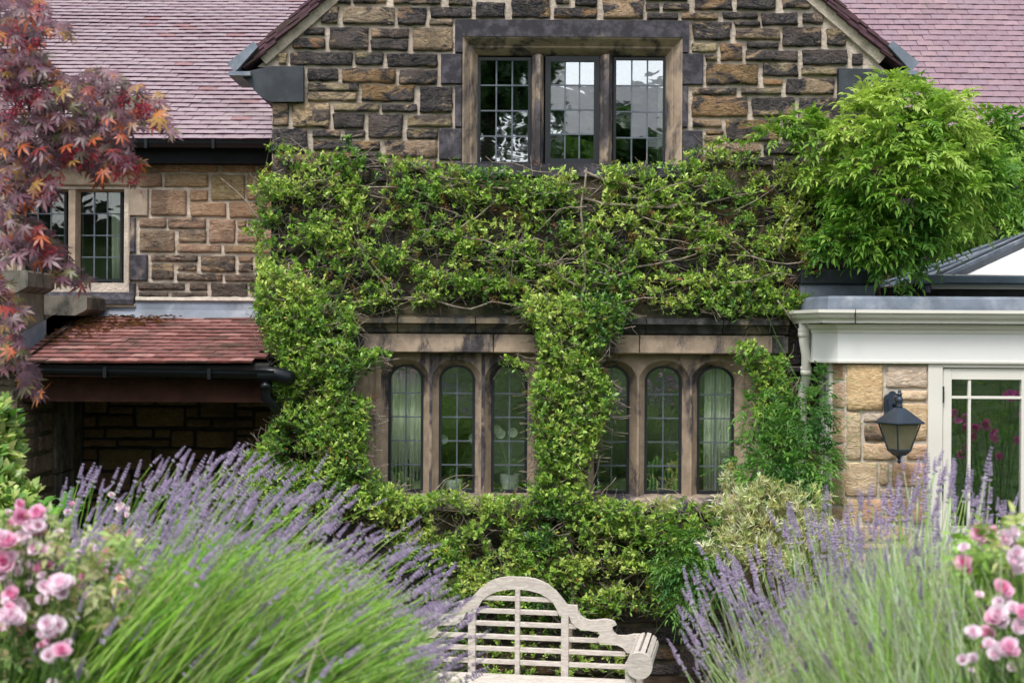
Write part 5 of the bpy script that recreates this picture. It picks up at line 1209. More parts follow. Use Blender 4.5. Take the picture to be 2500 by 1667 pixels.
w2 = thing('wisteria', 'darker green wisteria growth hanging on the far right wing wall behind the glass roof', 'climbing plant', (5.2, 13.6, 0))
P, O = shell([(2440,350,60,45,13.3,.3),(2480,430,60,50,13.2,.3),(2390,520,80,60,13.2,.3),(2460,540,70,50,13.2,.3),(2350,610,30,30,13.4,.2),(2500,480,50,60,13.2,.3),(2410,300,35,20,13.2,.15),(2470,310,50,30,13.2,.2)], 620); n = len(P)
t = rng.random((n, 1)); wcol = np.array([.06,.18,.03])*(1-t)+np.array([.32,.5,.09])*t
data, pth = pinnate(P, unit(O+np.array([0,-.3,.1])+rng.normal(0,.3,(n,3))), 5, .2, .075, .42, wcol, .55); scat_obj('foliage', FO, data, M['soft'], w2)
mb = MB(); mb.tube(wob([(2560,700),(2480,560),(2400,480),(2350,420)], 13.6, .05, .1, 3), .02, 6); mb.build('stem', M['bark'], w2)
# jasmine beside the conservatory
jas = thing('jasmine', 'deep green jasmine with feathery leaves climbing beside the cream downpipe', 'climbing plant', (2.05, 10.1, 0))
P, O = shell([(1930,1100,85,80,9.85,.25),(1960,1010,60,60,9.9,.2),(2005,960,14,50,9.98,.05),(1850,1010,45,55,9.95,.15),(1900,1170,110,70,9.75,.3),(1990,1130,40,80,9.75,.15),(1840,1120,50,50,9.9,.15),(1700,1400,75,60,9.9,.15),(1650,1350,40,60,9.95,.12),(1665,1460,35,60,9.9,.1),(1760,1330,60,50,9.85,.15)], 980); n = len(P)
t = np.clip(clump(P, 4, 9)+.45+rng.normal(0, .2, n), 0, 1)[:, None]; jc = np.array([.03,.12,.028])*(1-t)+np.array([.12,.29,.05])*t
data, pth = pinnate(P, unit(O+np.array([0,-.3,.15])+rng.normal(0,.4,(n,3))), 3, .09, .046, .44, jc*1.3*np.array([1.15,.95,1.1]), .35); scat_obj('foliage', FO, data, M['soft'], jas)
n = 110; a = shell([(1930,1080,110,170,9.8,.25),(1690,1400,80,120,9.9,.12)], n)[0]; e = rng.normal(0, .14, (n, 3))*np.array([1,.3,1])
pth = np.stack([a, a+e*.5+[0,0,.03], a+e+[0,0,.02], a+e*1.5-[0,0,.04]], 1); V, Fq, cc = tubes_np(pth, np.full((n, 4), .0018), 3, colvar(n, [(.14,.3,.06)])); o = bpy.data.objects.new('tendrils', mesh_np('tendrils', V, [Fq], M['stemg'], cc)); put(o, jas, (0,0,0)); o['kind'] = 'stuff'

# ---- pale silvery shrub ----------------------------------------------------
pal = thing('silver_shrub', 'pale cream-green narrow-leaved shrub below the right window beside the stone pier', 'shrub', (1.6, 9.3, 0))
P, O = shell([(1800,1230,60,35,9.3,.2),(1875,1215,80,50,9.2,.25),(1960,1225,60,45,9.2,.25),(1985,1300,80,55,9.0,.25),(1860,1290,70,45,9.1,.25),(1790,1330,75,50,9.1,.25),(1775,1165,16,45,9.5,.05),(2060,1320,50,35,8.9,.15),(1890,1360,90,50,9.0,.2),(1620,1230,30,18,9.7,.05),(1950,1380,70,50,9.0,.2)], 1000); n = len(P)
pc_ = colvar(n, [(.46,.5,.26), (.58,.6,.38), (.33,.42,.16), (.68,.68,.5), (.42,.42,.18)])
d1 = rosettes(P, unit(O+np.array([0,-.2,.5])+rng.normal(0,.3,(n,3))), 6, 10, .05, .16, pc_, (.25, 1.3)); scat_obj('foliage', NA, d1, M['soft'], pal)
n2 = 520; i = rng.choice(np.where(P[:, 0] > 1.38)[0], n2); a = P[i]; base = np.stack([1.62+rng.normal(0,.15,n2), 9.35+rng.normal(0,.1,n2), rng.uniform(.55,1.1,n2)], 1); q = rng.uniform(.35,.8,(n2,1)); b_ = a*(q)+base*(1-q); b_[:, 2] -= .04
pth = np.stack([a, a*.6+b_*.4+rng.normal(0,.012,(n2,3)), a*.3+b_*.7+rng.normal(0,.012,(n2,3)), b_], 1); V, Fq, _ = tubes_np(pth, np.tile([.0015,.002,.0028,.004], (n2, 1))); M['palet'] = simple('pale_twig', (.33,.27,.17), .8, .2, var=.3, sc=30)
o = bpy.data.objects.new('twigs', mesh_np('twigs', V, [Fq], M['palet'])); put(o, pal, (0,0,0)); o['kind'] = 'stuff'
mb = MB()
for k in range(9): mb.tube([(1.6+random.gauss(0,.05), 9.4, 0), (1.6+random.gauss(0,.12), 9.35, .5), (1.6+random.gauss(0,.3), 9.3+random.gauss(0,.1), 1.15)], [.014,.009,.005], 6)
tag(mb.build('stems', M['twig'], pal), kind='stuff')

# ---- lavender --------------------------------------------------------------
def spike_mesh(name, seed, L=.06):
    r = random.Random(seed); mb = MB(); nw = 8
    for w_ in range(nw):
        t = (w_/(nw-1)); z = L*(.05+.95*t) - (0 if w_ else .012); rad = .0052*(1-.55*t)*(.8 if w_ == 0 else 1); nb_ = 5 if w_ < 6 else 3
        for b in range(nb_):
            a = 2*math.pi*b/nb_+w_*.6+r.uniform(-.3,.3); c = Vector((rad*math.cos(a), rad*math.sin(a), z+r.uniform(-.001,.001))); d = Vector((math.cos(a)*.7, math.sin(a)*.7, 1)).normalized(); s = .0058*(1-.35*t)
            u = d.orthogonal().normalized(); v_ = d.cross(u); k = r.random(); mb.col = (.31+.16*k, .255+.14*k, .38+.18*k, 1) if r.random() < .8 else (.55,.44,.64,1)
            mb.add([c-d*s*.9, c+u*s*.55, c+v_*s*.55, c-u*s*.55, c-v_*s*.55, c+d*s], [(0,2,1),(0,3,2),(0,4,3),(0,1,4),(5,1,2),(5,2,3),(5,3,4),(5,4,1)])
    return mb.mesh(name, M['spike'])
spk = [spike_mesh('flower_spike', i, random.uniform(.05,.075)) for i in range(7)]
spk_np = []
for me in spk:
    a = np.array([v.co[:] for v in me.vertices]); c = np.zeros(len(a)*4, dtype=np.float32); me.color_attributes['col'].data.foreach_get('color', c)
    spk_np.append((a, np.array([tuple(p.vertices) for p in me.polygons]), c.reshape(-1, 4)[:, :3]))
def lavender(parent, tips, base, bend, n_fill, fillfn, c_stem, limit=300):
    """tips/base (n,3); stems arch from base to tip and end in a flower spike"""
    def path(base, tips, bend):
        ts = np.linspace(0, 1, 6)[None, :, None]; mid = (base*.42+tips*.58); mid[:, 2] += bend; return (1-ts)**2*base[:, None]+2*ts*(1-ts)*mid[:, None]+ts**2*tips[:, None]
    pth = path(base, tips, bend); n = len(tips)
    V, Fq, cc = tubes_np(pth, np.tile(np.linspace(.0021, .0014, 6), (n, 1)), 3, colvar(n, c_stem))
    o = bpy.data.objects.new('stems', mesh_np('stems', V, [Fq], M['stemg'], cc)); put(o, parent, (0,0,0)); o['kind'] = 'stuff'
    fb, ft, fbend = fillfn(n_fill); pf = path(fb, ft, fbend); nf = len(ft); V, Fq, cc = tubes_np(pf, np.tile(np.linspace(.0030, .0014, 6), (nf, 1)), 3, colvar(nf, c_stem))
    o = bpy.data.objects.new('stems', mesh_np('stems', V, [Fq], M['stemg'], cc)); put(o, parent, (0,0,0)); o['kind'] = 'stuff'
    j = rng.choice(nf, 700); q1 = ft[j]+rng.normal(0, .03, (700, 3)); q0 = q1-unit(rng.normal(0, .55, (700, 3))*np.array([1,.5,.2])+np.array([.1,0,1]))*rng.uniform(.2,.5,(700,1)); pf = path(q0, q1, rng.normal(0,.02,700)); V, Fq, cc = tubes_np(pf, np.tile(np.linspace(.0018, .001, 6), (700, 1)), 3, colvar(700, [(.42,.4,.26),(.3,.34,.2),(.24,.3,.12),(.5,.5,.36)]))
    o = bpy.data.objects.new('dry_stems', mesh_np('dry_stems', V, [Fq], M['stemg'], cc)); put(o, parent, (0,0,0)); o['kind'] = 'stuff'
    D_ = unit(pth[:, -1]-pth[:, -2]+rng.normal(0, .012, (n, 3))); order = np.argsort(tips[:, 1]); AV = []; AF = []; AC = []; q = 0
    for r_, i in enumerate(order):
        d = Vector(D_[i].tolist()); quat = d.to_track_quat('Z', 'Y'); s = random.uniform(.8, 1.25); k = random.randrange(7)
        if r_ < limit:
            o = bpy.data.objects.new('flower_spike', spk[k]); o.rotation_mode = 'QUATERNION'; o.rotation_quaternion = quat; o.scale = (s, s, s); put(o, parent, tips[i].tolist())
        else:
            Rm = np.array(quat.to_matrix())*s; a, f, c = spk_np[k]; AV.append(a @ Rm.T + tips[i]); AF.append(f+q); AC.append(c); q += len(a)
    if AV:
        o = bpy.data.objects.new('flower_spikes', mesh_np('flower_spikes', np.concatenate(AV), [np.concatenate(AF)], M['spike'], np.concatenate(AC))); put(o, parent, (0,0,0)); o['kind'] = 'stuff'
Lenv = [(70,1300),(170,1200),(250,1190),(340,1190),(410,1140),(470,1130),(560,1115),(640,1150),(720,1170),(800,1190),(860,1220),(930,1290),(990,1340),(1060,1370),(1100,1450),(1150,1500),(1180,1560),(1140,1640),(1090,1700)]
lavl = thing('lavender_bush', 'left lavender bush with violet spikes all leaning to the right', 'lavender', (-1.2, 4.6, .9))
def env_tips(env, n, mode):
    e = np.array(env, float); seg = rng.integers(0, len(e)-1, n); t = rng.random((n, 1)); p = e[seg]*(1-t)+e[seg+1]*t; return p
n1 = 700; p = env_tips(Lenv, n1, 0); cen_ = np.array([430., 1800.]); q = rng.beta(1.0, 1.8, (n1, 1)); p = p*(1-q*.6)+cen_*(q*.6)+rng.normal(0, 24, (n1, 2)); D_ = 5.1-q[:, 0]*1.2+rng.normal(0, .18, n1)
p2 = samp([(150,1320),(420,1220),(760,1230),(960,1350),(1090,1500),(1060,1667),(60,1667)], 330); D2_ = rng.uniform(3.55, 4.6, 330)
tips = np.concatenate([Wn(p, D_), Wn(p2, D2_)]); px_ = np.concatenate([p, p2]); n = len(tips)
lean = np.clip((px_[:, 0]-150)/1000, 0, 1); Ls = rng.uniform(.55, .85, n); ang = R(16)+lean*R(40)+rng.normal(0, .12, n)
base = tips-np.stack([np.sin(ang)*Ls, -.08*Ls+rng.normal(0,.05,n), np.cos(ang)*Ls], 1); base[:, 2] = np.maximum(base[:, 2], .95)
def fillL(n):
    p = samp([(330,1440),(430,1330),(560,1290),(680,1300),(820,1330),(960,1420),(1060,1520),(1090,1720),(-20,1760),(100,1560)], n); D = rng.uniform(3.6, 5.2, n); t = Wn(p, D); le = np.clip((p[:, 0]-100)/950, 0, 1); a = R(18)+le*R(44)+rng.normal(0,.15,n); L_ = rng.uniform(.35,.7,n)
    return t-np.stack([np.sin(a)*L_, rng.normal(0,.04,n), np.cos(a)*L_], 1), t, np.abs(rng.normal(.02,.02,n))
lavender(lavl, tips, base, np.abs(rng.normal(.05, .03, n)), 3900, fillL, [(.24,.46,.05), (.34,.56,.1), (.13,.32,.03), (.42,.58,.2)])
Renv = [(1645,1640),(1665,1530),(1680,1500),(1705,1420),(1735,1400),(1770,1400),(1830,1360),(1870,1330),(1900,1310),(1960,1270),(2000,1270),(2050,1290),(2090,1260),(2130,1240),(2170,1220),(2230,1160),(2290,1150),(2340,1170),(2390,1220),(2420,1180),(2470,1230),(2530,1260)]
lavr = thing('lavender_bush', 'right lavender bush with upright spikes fanning out over silvery stems', 'lavender', (1.3, 4.7, .9))
n1 = 560; p = env_tips(Renv, n1, 0); cen_ = np.array([2230., 1800.]); q = rng.beta(1.0, 1.6, (n1, 1)); p = p*(1-q*.6)+cen_*(q*.6)+rng.normal(0, 24, (n1, 2)); D_ = 5.2-q[:, 0]*1.4+rng.normal(0, .2, n1)
xt = np.array([(2256,1140),(2262,1190),(2280,1150),(2120,1240),(2105,1250),(2405,1160),(2320,1200),(2365,1210),(2200,1245),(2145,1290),(1935,1265),(2015,1250),(2232,1230),(2290,1250)], float)
p = np.concatenate([p, xt]); D_ = np.concatenate([D_, np.full(len(xt), 4.3)]); tips = Wn(p, D_); n = len(tips)
root = np.stack([1.25+rng.normal(0,.14,n), 4.7+rng.normal(0,.25,n), np.full(n,.93)], 1); fr_ = np.clip((p[:, 0]-1650)/600, 0, 1)
base = tips.copy(); base[:, 0] = tips[:, 0]*.45+root[:, 0]*.55; base[:, 1] = tips[:, 1]*.5+root[:, 1]*.5; base[:, 2] = np.minimum(tips[:, 2]-.3, .98+rng.uniform(0,.15,n))
bend = -.10*(1-fr_)+rng.normal(0,.02,n)
def fillR(n):
    p = samp([(1790,1700),(1850,1600),(1880,1500),(1940,1430),(2020,1370),(2150,1320),(2300,1300),(2400,1330),(2520,1330),(2540,1760),(1750,1760)], n); D = rng.uniform(3.5, 5.2, n); t = Wn(p, D)
    b = t.copy(); b[:, 0] = t[:, 0]*.6+.4*(1.35+rng.normal(0,.2,n)); b[:, 2] = t[:, 2]-rng.uniform(.28,.6,n); return b, t, -.04*np.clip((1.2-t[:, 0])/.6, 0, 1)+rng.normal(0,.012,n)
lavender(lavr, tips, base, bend, 3100, fillR, [(.5,.62,.34), (.58,.68,.46), (.32,.54,.12), (.66,.74,.56), (.45,.66,.2)])
# basal foliage mounds: short leafy shoots hide the ground
for par_, cx0, cc_ in ((lavl, -1.35, [(.1,.24,.03),(.17,.34,.05)]), (lavr, 1.5, [(.13,.25,.06),(.2,.34,.1)])):
    n = 2600; a = rng.uniform(0, 2*math.pi, n); r_ = np.sqrt(rng.random(n)); P = np.stack([cx0+np.cos(a)*r_*.95, 4.5+np.sin(a)*r_*.85, .93+(1-r_**2)*.32*rng.random(n)], 1)
    d = rosettes(P, unit(np.stack([np.cos(a)*r_*.7, np.sin(a)*r_*.5, np.ones(n)], 1)), 4, 6, .07, .09, colvar(n, cc_), (.1, .6)); scat_obj('foliage', NA, d, M['soft'], par_)

# ---- roses -----------------------------------------------------------------
def bloom_mesh(name, seed, size=.032):
    r = np.random.default_rng(seed); parts = []
    edge = np.array([.88,.80,.85]) if seed % 4 else np.array([.86,.55,.70]); core = np.array([.88,.64,.74]) if seed % 4 else np.array([.72,.2,.42])
    for ring, (k, tilt, L_) in enumerate(((3, .35, .55), (5, .6, .75), (6, 1.0, .95), (7, 1.35, 1.0))):
        a = np.arange(k)*2*math.pi/k+ring*.7+r.normal(0,.12,k); dv = np.stack([np.cos(a)*math.sin(tilt), np.sin(a)*math.sin(tilt), np.full(k, math.cos(tilt))], 1)
        U = np.stack([-np.cos(a)*math.cos(tilt), -np.sin(a)*math.cos(tilt), np.full(k, math.sin(tilt))], 1); c = core*(1-min(1,ring/2))+edge*min(1,ring/2)
        parts.append((np.zeros((k,3)), dv, U, size*L_*r.uniform(.85,1.1,k), size*L_*r.uniform(.85,1.1,k), np.clip(np.tile(c,(k,1))*r.uniform(.85,1.15,(k,1)),0,1)))
    V, FF, CC = scatter(PE, *cat(parts)); return mesh_np(name, V, FF, M['petal'], CC)
blm = [bloom_mesh('bloom', i, .034 if i % 4 else .042) for i in range(8)]
bud = MB(); bud.col = (.6,.08,.16,1); bud.lathe([(.001,-.012),(.008,-.006),(.009,.003),(.004,.013),(.001,.015)], (0,0,0), 7); budm = bud.mesh('bud', M['petal'], smooth=True)
def rose(lab, loc, bl_list, nleaf, leafpoly, Dr, lc, group=None, nbud=10):
    t = thing('rose_bush', lab, 'rose bush', loc); bx_, by_ = loc[0], loc[1]; mb = MB(); bl_list = bl_list + [(x+random.gauss(0,20), y+random.gauss(0,20), D+random.uniform(0,.3), s*random.uniform(.5,.95)) for x, y, D, s in bl_list*(5 if nbud > 10 else 2) if x < 2520]
    for k, (x, y, D, s) in enumerate(bl_list):
        if D < 5: D -= .85; s *= .66
        p = W(x, y, D); o = bpy.data.objects.new('bloom', blm[k % 8]); o.scale = (s,)*3; d = Vector((random.gauss(0,.5), -.8, random.uniform(.1,1))); o.rotation_mode = 'QUATERNION'; o.rotation_quaternion = d.to_track_quat('Z', 'Y'); put(o, t, p)
        mb.tube([p, p+Vector((random.gauss(0,.03), .03, -.12)), (bx_*.4+p.x*.6, by_*.3+p.y*.7, p.z-.45)], .0022, 5)
    mb.col = (.12,.2,.06,1); mb.c = [(.12,.22,.06,1)]*len(mb.v); tag(mb.build('stems', M['stemg'], t), kind='stuff')
    bp_ = samp(leafpoly, nbud)
    for q in bp_:
        o = bpy.data.objects.new('bud', budm); o.rotation_euler = (random.gauss(0,.5), random.gauss(0,.5), 0); put(o, t, W(q[0], q[1], random.uniform(*Dr)))
    p = samp(leafpoly, nleaf); P = Wn(p, rng.uniform(Dr[0], Dr[1], nleaf)); ax_ = unit(rng.normal(size=(nleaf, 3))+np.array([0,-.6,.4]))
    data, pth = pinnate(P, ax_, 2, .06, .032, .6, colvar(nleaf, lc), .3); scat_obj('foliage', FO, data, M['soft'], t); V, Fq, cc = tubes_np(pth, np.full(pth.shape[:2], .0013), 3, colvar(nleaf, lc))
    o = bpy.data.objects.new('leaf_stalks', mesh_np('leaf_stalks', V, [Fq], M['stemg'], cc)); put(o, t, (0,0,0)); o['kind'] = 'stuff'; return t
RL = [(48,1262,4.6,1.1),(75,1290,4.6,1.25),(95,1282,4.6,1),(60,1310,4.6,1.1),(20,1325,4.5,1.2),(5,1310,4.5,1),(85,1340,4.6,1.2),(105,1345,4.6,.9),(12,1370,4.5,1.3),(2,1400,4.5,1.1),(30,1360,4.5,.9),(68,1385,4.6,1),(100,1390,4.6,.9),(150,1428,4.4,1.5),(155,1450,4.4,.9),(110,1430,4.5,1),(128,1440,4.5,1),(28,1510,4.4,1.4),(45,1515,4.4,1.1),(10,1505,4.4,1.1),(30,1455,4.5,1.1),(55,1485,4.5,1),(115,1525,4.3,1.1),(130,1545,4.3,1),(150,1590,4.2,.9),(118,1600,4.2,.9),(215,1345,4.8,1.2),(200,1355,4.8,1),(235,1385,4.8,1.1),(250,1375,4.8,1),(262,1395,4.8,1),(300,1245,5.2,.7),(340,1310,5.2,.9),(325,1345,5.1,.9),(310,1405,4.9,1),(330,1410,4.9,1.1),(345,1430,4.9,1),(290,1445,4.8,.8),(310,1465,4.7,1),(215,1455,4.6,.8),(205,1410,4.7,.7),(165,1250,5,.5),(160,1300,5,.5),(130,1372,4.7,.8),(470,1420,4.9,.7),(440,1440,4.9,.6),(450,1475,4.8,.7)]
rose('rose bush of pink and white blooms in the lower left foreground', (-1.6, 4.7, .9), RL, 620, [(-20,1250),(130,1260),(200,1330),(330,1290),(370,1400),(420,1450),(330,1560),(200,1640),(60,1700),(-20,1700)], (3.65, 4.4), [(.3,.42,.14),(.2,.34,.09),(.42,.46,.24),(.45,.38,.22)], nbud=16)
RR = [(2395,1300,4.6,1.1),(2410,1312,4.6,1),(2460,1315,4.6,1.4),(2470,1300,4.6,1),(2425,1330,4.6,.9),(2400,1335,4.6,.9),(2353,1340,4.5,.8),(2440,1330,4.6,.8),(2355,1375,4.5,1),(2470,1370,4.4,1.4),(2490,1385,4.4,1),(2480,1350,4.4,1),(2445,1440,4.4,1.1),(2455,1465,4.4,.9),(2435,1500,4.3,1.2),(2450,1515,4.3,1.1),(2425,1510,4.3,.9),(2480,1530,4.3,1.1),(2375,1545,4.2,1),(2440,1590,4.2,1.1),(2460,1585,4.2,1),(2470,1575,4.2,1),(2425,1600,4.2,.9),(2350,1610,4.2,.8),(2495,1500,4.3,1),(2360,1420,4.5,.5)]
for k in range(46): RR.append((2560+random.uniform(0,620), random.uniform(1120,1500), 5.25 if 0 else 4.7+random.random()*.25, random.uniform(.9,1.4)))
rose('rose bush of pale pink blooms at the right edge in front of glazed door', (1.9, 4.6, .9), RR, 420, [(2340,1330),(2400,1290),(2520,1290),(2520,1700),(2400,1700),(2380,1560),(2420,1450),(2350,1400)], (3.6, 4.3), [(.3,.46,.12),(.22,.38,.08),(.42,.48,.2)], nbud=8)

# ---- light green shrub far left --------------------------------------------
lsh = thing('leafy_shrub', 'light green glossy shrub at the left edge below the maple', 'shrub', (-2.3, 6.3, .9))
P, O = shell([(-10,1110,50,90,6.3,.25),(10,1190,50,50,6.2,.2),(-20,1030,40,50,6.3,.2),(20,1240,60,50,6.1,.2)], 420); n = len(P)
d1 = rosettes(P, unit(O+np.array([0,-.2,.7])), 6, 9, .075, .3, colvar(n, [(.24,.4,.07),(.36,.48,.12),(.15,.3,.06),(.42,.5,.16)]), (.4, 1.2)); scat_obj('foliage', OV, d1, M['leaf'], lsh)
mb = MB()
for k in range(7): mb.tube([(-2.3+random.gauss(0,.05), 6.35, .5), (-2.3+random.gauss(0,.15), 6.3, 1.2), (-2.3+random.gauss(0,.12), 6.3, 1.6)], [.012,.009,.004], 6)
tag(mb.build('stems', M['twig'], lsh), kind='stuff')
rho = thing('young_shrub', 'two leafy green sprigs standing before the dark porch at left', 'shrub', (-2.05, 6.0, .9))
tp = np.array([(158,1232),(100,1225),(176,1250),(95,1240),(120,1255),(115,1270),(150,1250),(165,1215)], float); P = Wn(tp, 6.0)
d1 = rosettes(P, np.tile([0,-.4,.9], (len(P), 1))+rng.normal(0,.2,(len(P),3)), 7, 9, .07, .32, colvar(len(P), [(.13,.34,.05),(.2,.4,.06)]), (.6, 1.4)); scat_obj('foliage', OV, d1, M['leaf'], rho)
mb = MB()
for q in P: mb.tube([q.tolist(), (q[0]*.6-2.05*.4, 6.0, q[2]-.2), (-2.05, 6.0, 1.2), (-2.05, 6, .8)], .003, 5)
tag(mb.build('stems', M['twig'], rho), kind='stuff')

# ---- maple -----------------------------------------------------------------
def maple_leaf(name, col, seed):
    r = random.Random(seed); lob = [(-125,.42),(-82,.68),(-40,.9),(0,1.0),(40,.9),(82,.68),(125,.42)]; V = [(0,0,0)]; Fs = []
    for k, (a, L_) in enumerate(lob):
        a = R(a+r.uniform(-5,5)); L_ *= r.uniform(.9,1.1); dx, dy = math.sin(a), math.cos(a); px_, py_ = dy, -dx; wd = .105*(.6+.4*L_); dr = -.28*L_*L_
        b = len(V); V += [(dx*.16*L_-px_*.055, dy*.16*L_-py_*.055, -.01), (dx*.55*L_-px_*wd, dy*.55*L_-py_*wd, dr*.3), (dx*L_, dy*L_, dr), (dx*.55*L_+px_*wd, dy*.55*L_+py_*wd, dr*.3), (dx*.16*L_+px_*.055, dy*.16*L_+py_*.055, -.01), (dx*.5*L_, dy*.5*L_, dr*.3+.02)]
        Fs += [(0,b,b+5),(0,b+5,b+4),(b,b+1,b+5),(b+1,b+2,b+5),(b+2,b+3,b+5),(b+3,b+4,b+5)]
    mb = MB(); mb.col = (*col, 1); mb.add([(x*.05, y*.05, z*.05) for x, y, z in V], Fs)
    mb.add([(0,0,0),(.001,-.02,-.004),(.0005,-.045,-.002),(-.0008,-.02,-.004)], [(0,1,2,3)])
    return mb.mesh(name, M['maple'])
MC = [(.10,.04,.055),(.13,.055,.08),(.08,.03,.045),(.16,.075,.105),(.12,.05,.075),(.07,.035,.05),(.33,.07,.02),(.38,.13,.02),(.22,.03,.03),(.09,.09,.025),(.28,.16,.035),(.06,.05,.03),(.22,.1,.04)]
mpl = [maple_leaf('leaf', c, i) for i, c in enumerate(MC)]; mw = np.array([3,3,2.5,2.5,2.5,2,1.3,.9,.8,1.1,.9,1.2,1.2]); mw = mw/mw.sum()
maple = thing('japanese_maple', 'red and purple maple tree reaching in from the upper left', 'tree', (-3.0, 5.95, .9))
polys = [([(-20,-20),(100,-20),(125,10),(110,50),(165,55),(185,78),(110,90),(100,130),(135,170),(-20,200)], 150), ([(-20,160),(140,160),(170,190),(230,165),(290,175),(330,200),(390,225),(400,280),(440,325),(400,335),(370,310),(330,320),(300,340),(250,330),(200,290),(-20,320)], 260),
 ([(-20,300),(200,280),(260,330),(310,345),(350,410),(320,420),(290,400),(250,440),(200,420),(150,400),(-20,440)], 190), ([(-20,420),(120,440),(150,470),(60,520),(130,560),(170,640),(235,690),(200,700),(150,685),(90,640),(40,640),(-20,660)], 150),
 ([(-20,650),(20,690),(60,740),(65,800),(20,800),(-20,780)], 40), ([(-20,780),(40,800),(80,880),(100,965),(70,960),(40,900),(0,900),(-20,860)], 50)]
L = []
for pl, n in polys:
    p = samp(pl, int(n*1.75))
    for q in p: L.append((q, random.uniform(5.5, 6.3)))
L.sort(key=lambda a: a[1]); AV = []; AF = []; AC = []; q0 = 0; mnp = []
for me in mpl:
    a = np.array([v.co[:] for v in me.vertices]); c = np.zeros(len(a)*4, dtype=np.float32); me.color_attributes['col'].data.foreach_get('color', c); mnp.append((a, [np.array([tuple(p.vertices) for p in me.polygons if len(p.vertices) == k]) for k in (3, 4)], c.reshape(-1, 4)))
AF4 = []
for i, (q, D) in enumerate(L):
    p = W(q[0], q[1], D); d = Vector((random.gauss(.35,.5), -random.uniform(.0,.6), -random.uniform(.15,1.1))); nn = Vector((random.gauss(0,.35), -random.uniform(.35,1), random.uniform(.35,1))).normalized(); d = (d-nn*d.dot(nn)).normalized(); x = d.cross(nn)
    Rm = Matrix((x, d, nn)).transposed(); s = random.uniform(.85, 1.45); k = int(rng.choice(len(mpl), p=mw))
    if i % 3 == 0 and i < 900:
        o = bpy.data.objects.new('leaf', mpl[k]); o.rotation_mode = 'QUATERNION'; o.rotation_quaternion = Rm.to_quaternion(); o.scale = (s,)*3; put(o, maple, p)
    else:
        a, f, c = mnp[k]; AV.append((a*s) @ np.array(Rm).T + np.array(p)); AF.append(f[0]+q0); AF4.append(f[1]+q0); AC.append(c); q0 += len(a)
o = bpy.data.objects.new('foliage', mesh_np('foliage', np.concatenate(AV), [np.concatenate(AF), np.concatenate(AF4)], M['maple'], np.concatenate(AC))); put(o, maple, (0,0,0)); o['kind'] = 'stuff'
sp = np.concatenate([samp([(270,240),(350,230),(360,280),(300,290)], 5), samp([(150,370),(230,350),(230,400),(170,400)], 6), samp([(270,400),(335,390),(325,450),(290,440)], 6), samp([(80,440),(150,420),(150,480),(90,500)], 5), samp([(60,540),(120,600),(150,650),(90,620)], 5), samp([(0,180),(140,220),(120,280),(0,280)], 9), samp([(0,60),(110,60),(100,110),(0,110)], 4)])
c = Wn(sp, 5.6); idx = np.repeat(np.arange(len(c)), 34); P = c[idx]+rng.normal(0,.016,(len(idx),3)); scat_obj('seed_keys', OV, (P, rng.normal(size=P.shape)+np.array([0,0,-.6]), rng.normal(size=P.shape), np.full(len(P),.02), np.full(len(P),.006), colvar(len(P), [(.4,.02,.06),(.3,.015,.04),(.45,.06,.1)])), M['petal'], maple)
for pts, r_ in (([(-420,1700),(-330,1100),(-260,700),(-200,400),(-150,150),(-60,-60)], .05), ([(-260,700),(-60,420),(120,330),(260,280),(380,290)], .012), ([(-200,400),(-40,230),(120,200),(260,210),(330,240)], .010), ([(-200,640),(-60,520),(40,560),(130,620),(190,680)], .008), ([(-240,700),(-60,720),(20,760),(60,860),(85,930)], .006), ([(-150,150),(-20,60),(100,60),(170,75)], .007), ([(-100,380),(60,370),(200,370),(300,400)], .007)):
    Pp = wob(pts, 5.95, .03, .08, 5); mb = MB(); mb.tube(Pp, [r_*(1-.7*i/len(Pp)) for i in range(len(Pp))], 7); mb.build('trunk' if r_ > .03 else 'branch', M['bark'], maple, smooth=True)

# ================================================================== garden behind the viewer (seen in the glass)
def tree(name, lab, x, y, h, r_, col, nl=2200, conic=False):
    z0 = terrain_z(x, y); t = thing(name, lab, 'tree', (x, y, z0), 'trees around the lawn'); mb = MB()
    mb.tube([(x, y, z0-.2), (x+.1, y, z0+h*.35), (x, y+.1, z0+h*.8)], [r_*.09, r_*.06, r_*.02], 8)
    for k in range(6): a = random.uniform(0, 6.28); zz = z0+h*random.uniform(.3,.6); mb.tube([(x, y, zz), (x+math.cos(a)*r_*.6, y+math.sin(a)*r_*.6, zz+h*.2)], [r_*.035, r_*.01], 6)
    mb.build('trunk', M['bark'], t); nl *= 3; v = unit(rng.normal(size=(nl, 3))); rad = rng.uniform(.3, 1, (nl, 1)); k = np.array([.72+.5*noise.noise(Vector((a*2.3).tolist())+Vector((x, y, 0))) for a in v])[:, None]
    P = v*rad*k*np.array([r_, r_, h*.42])*1.25+np.array([x, y, z0+h*.6]); 
    if conic: P[:, :2] = (P[:, :2]-[x, y])*np.clip(1.25-(P[:, 2:3]-z0)/h, .1, 1.2)+[x, y]
    P = P[P[:, 2] > z0+.05]; nn_ = len(P)
    d = rosettes(P, unit(rng.normal(size=(nn_, 3))+[0,0,.5]), 4, 5, .42, .5, colvar(nn_, col)); scat_obj('crown', OV, d, M['leaf'], t)
dk_, md_ = [(.03,.085,.02),(.05,.12,.025)], [(.06,.14,.03),(.1,.2,.04)]
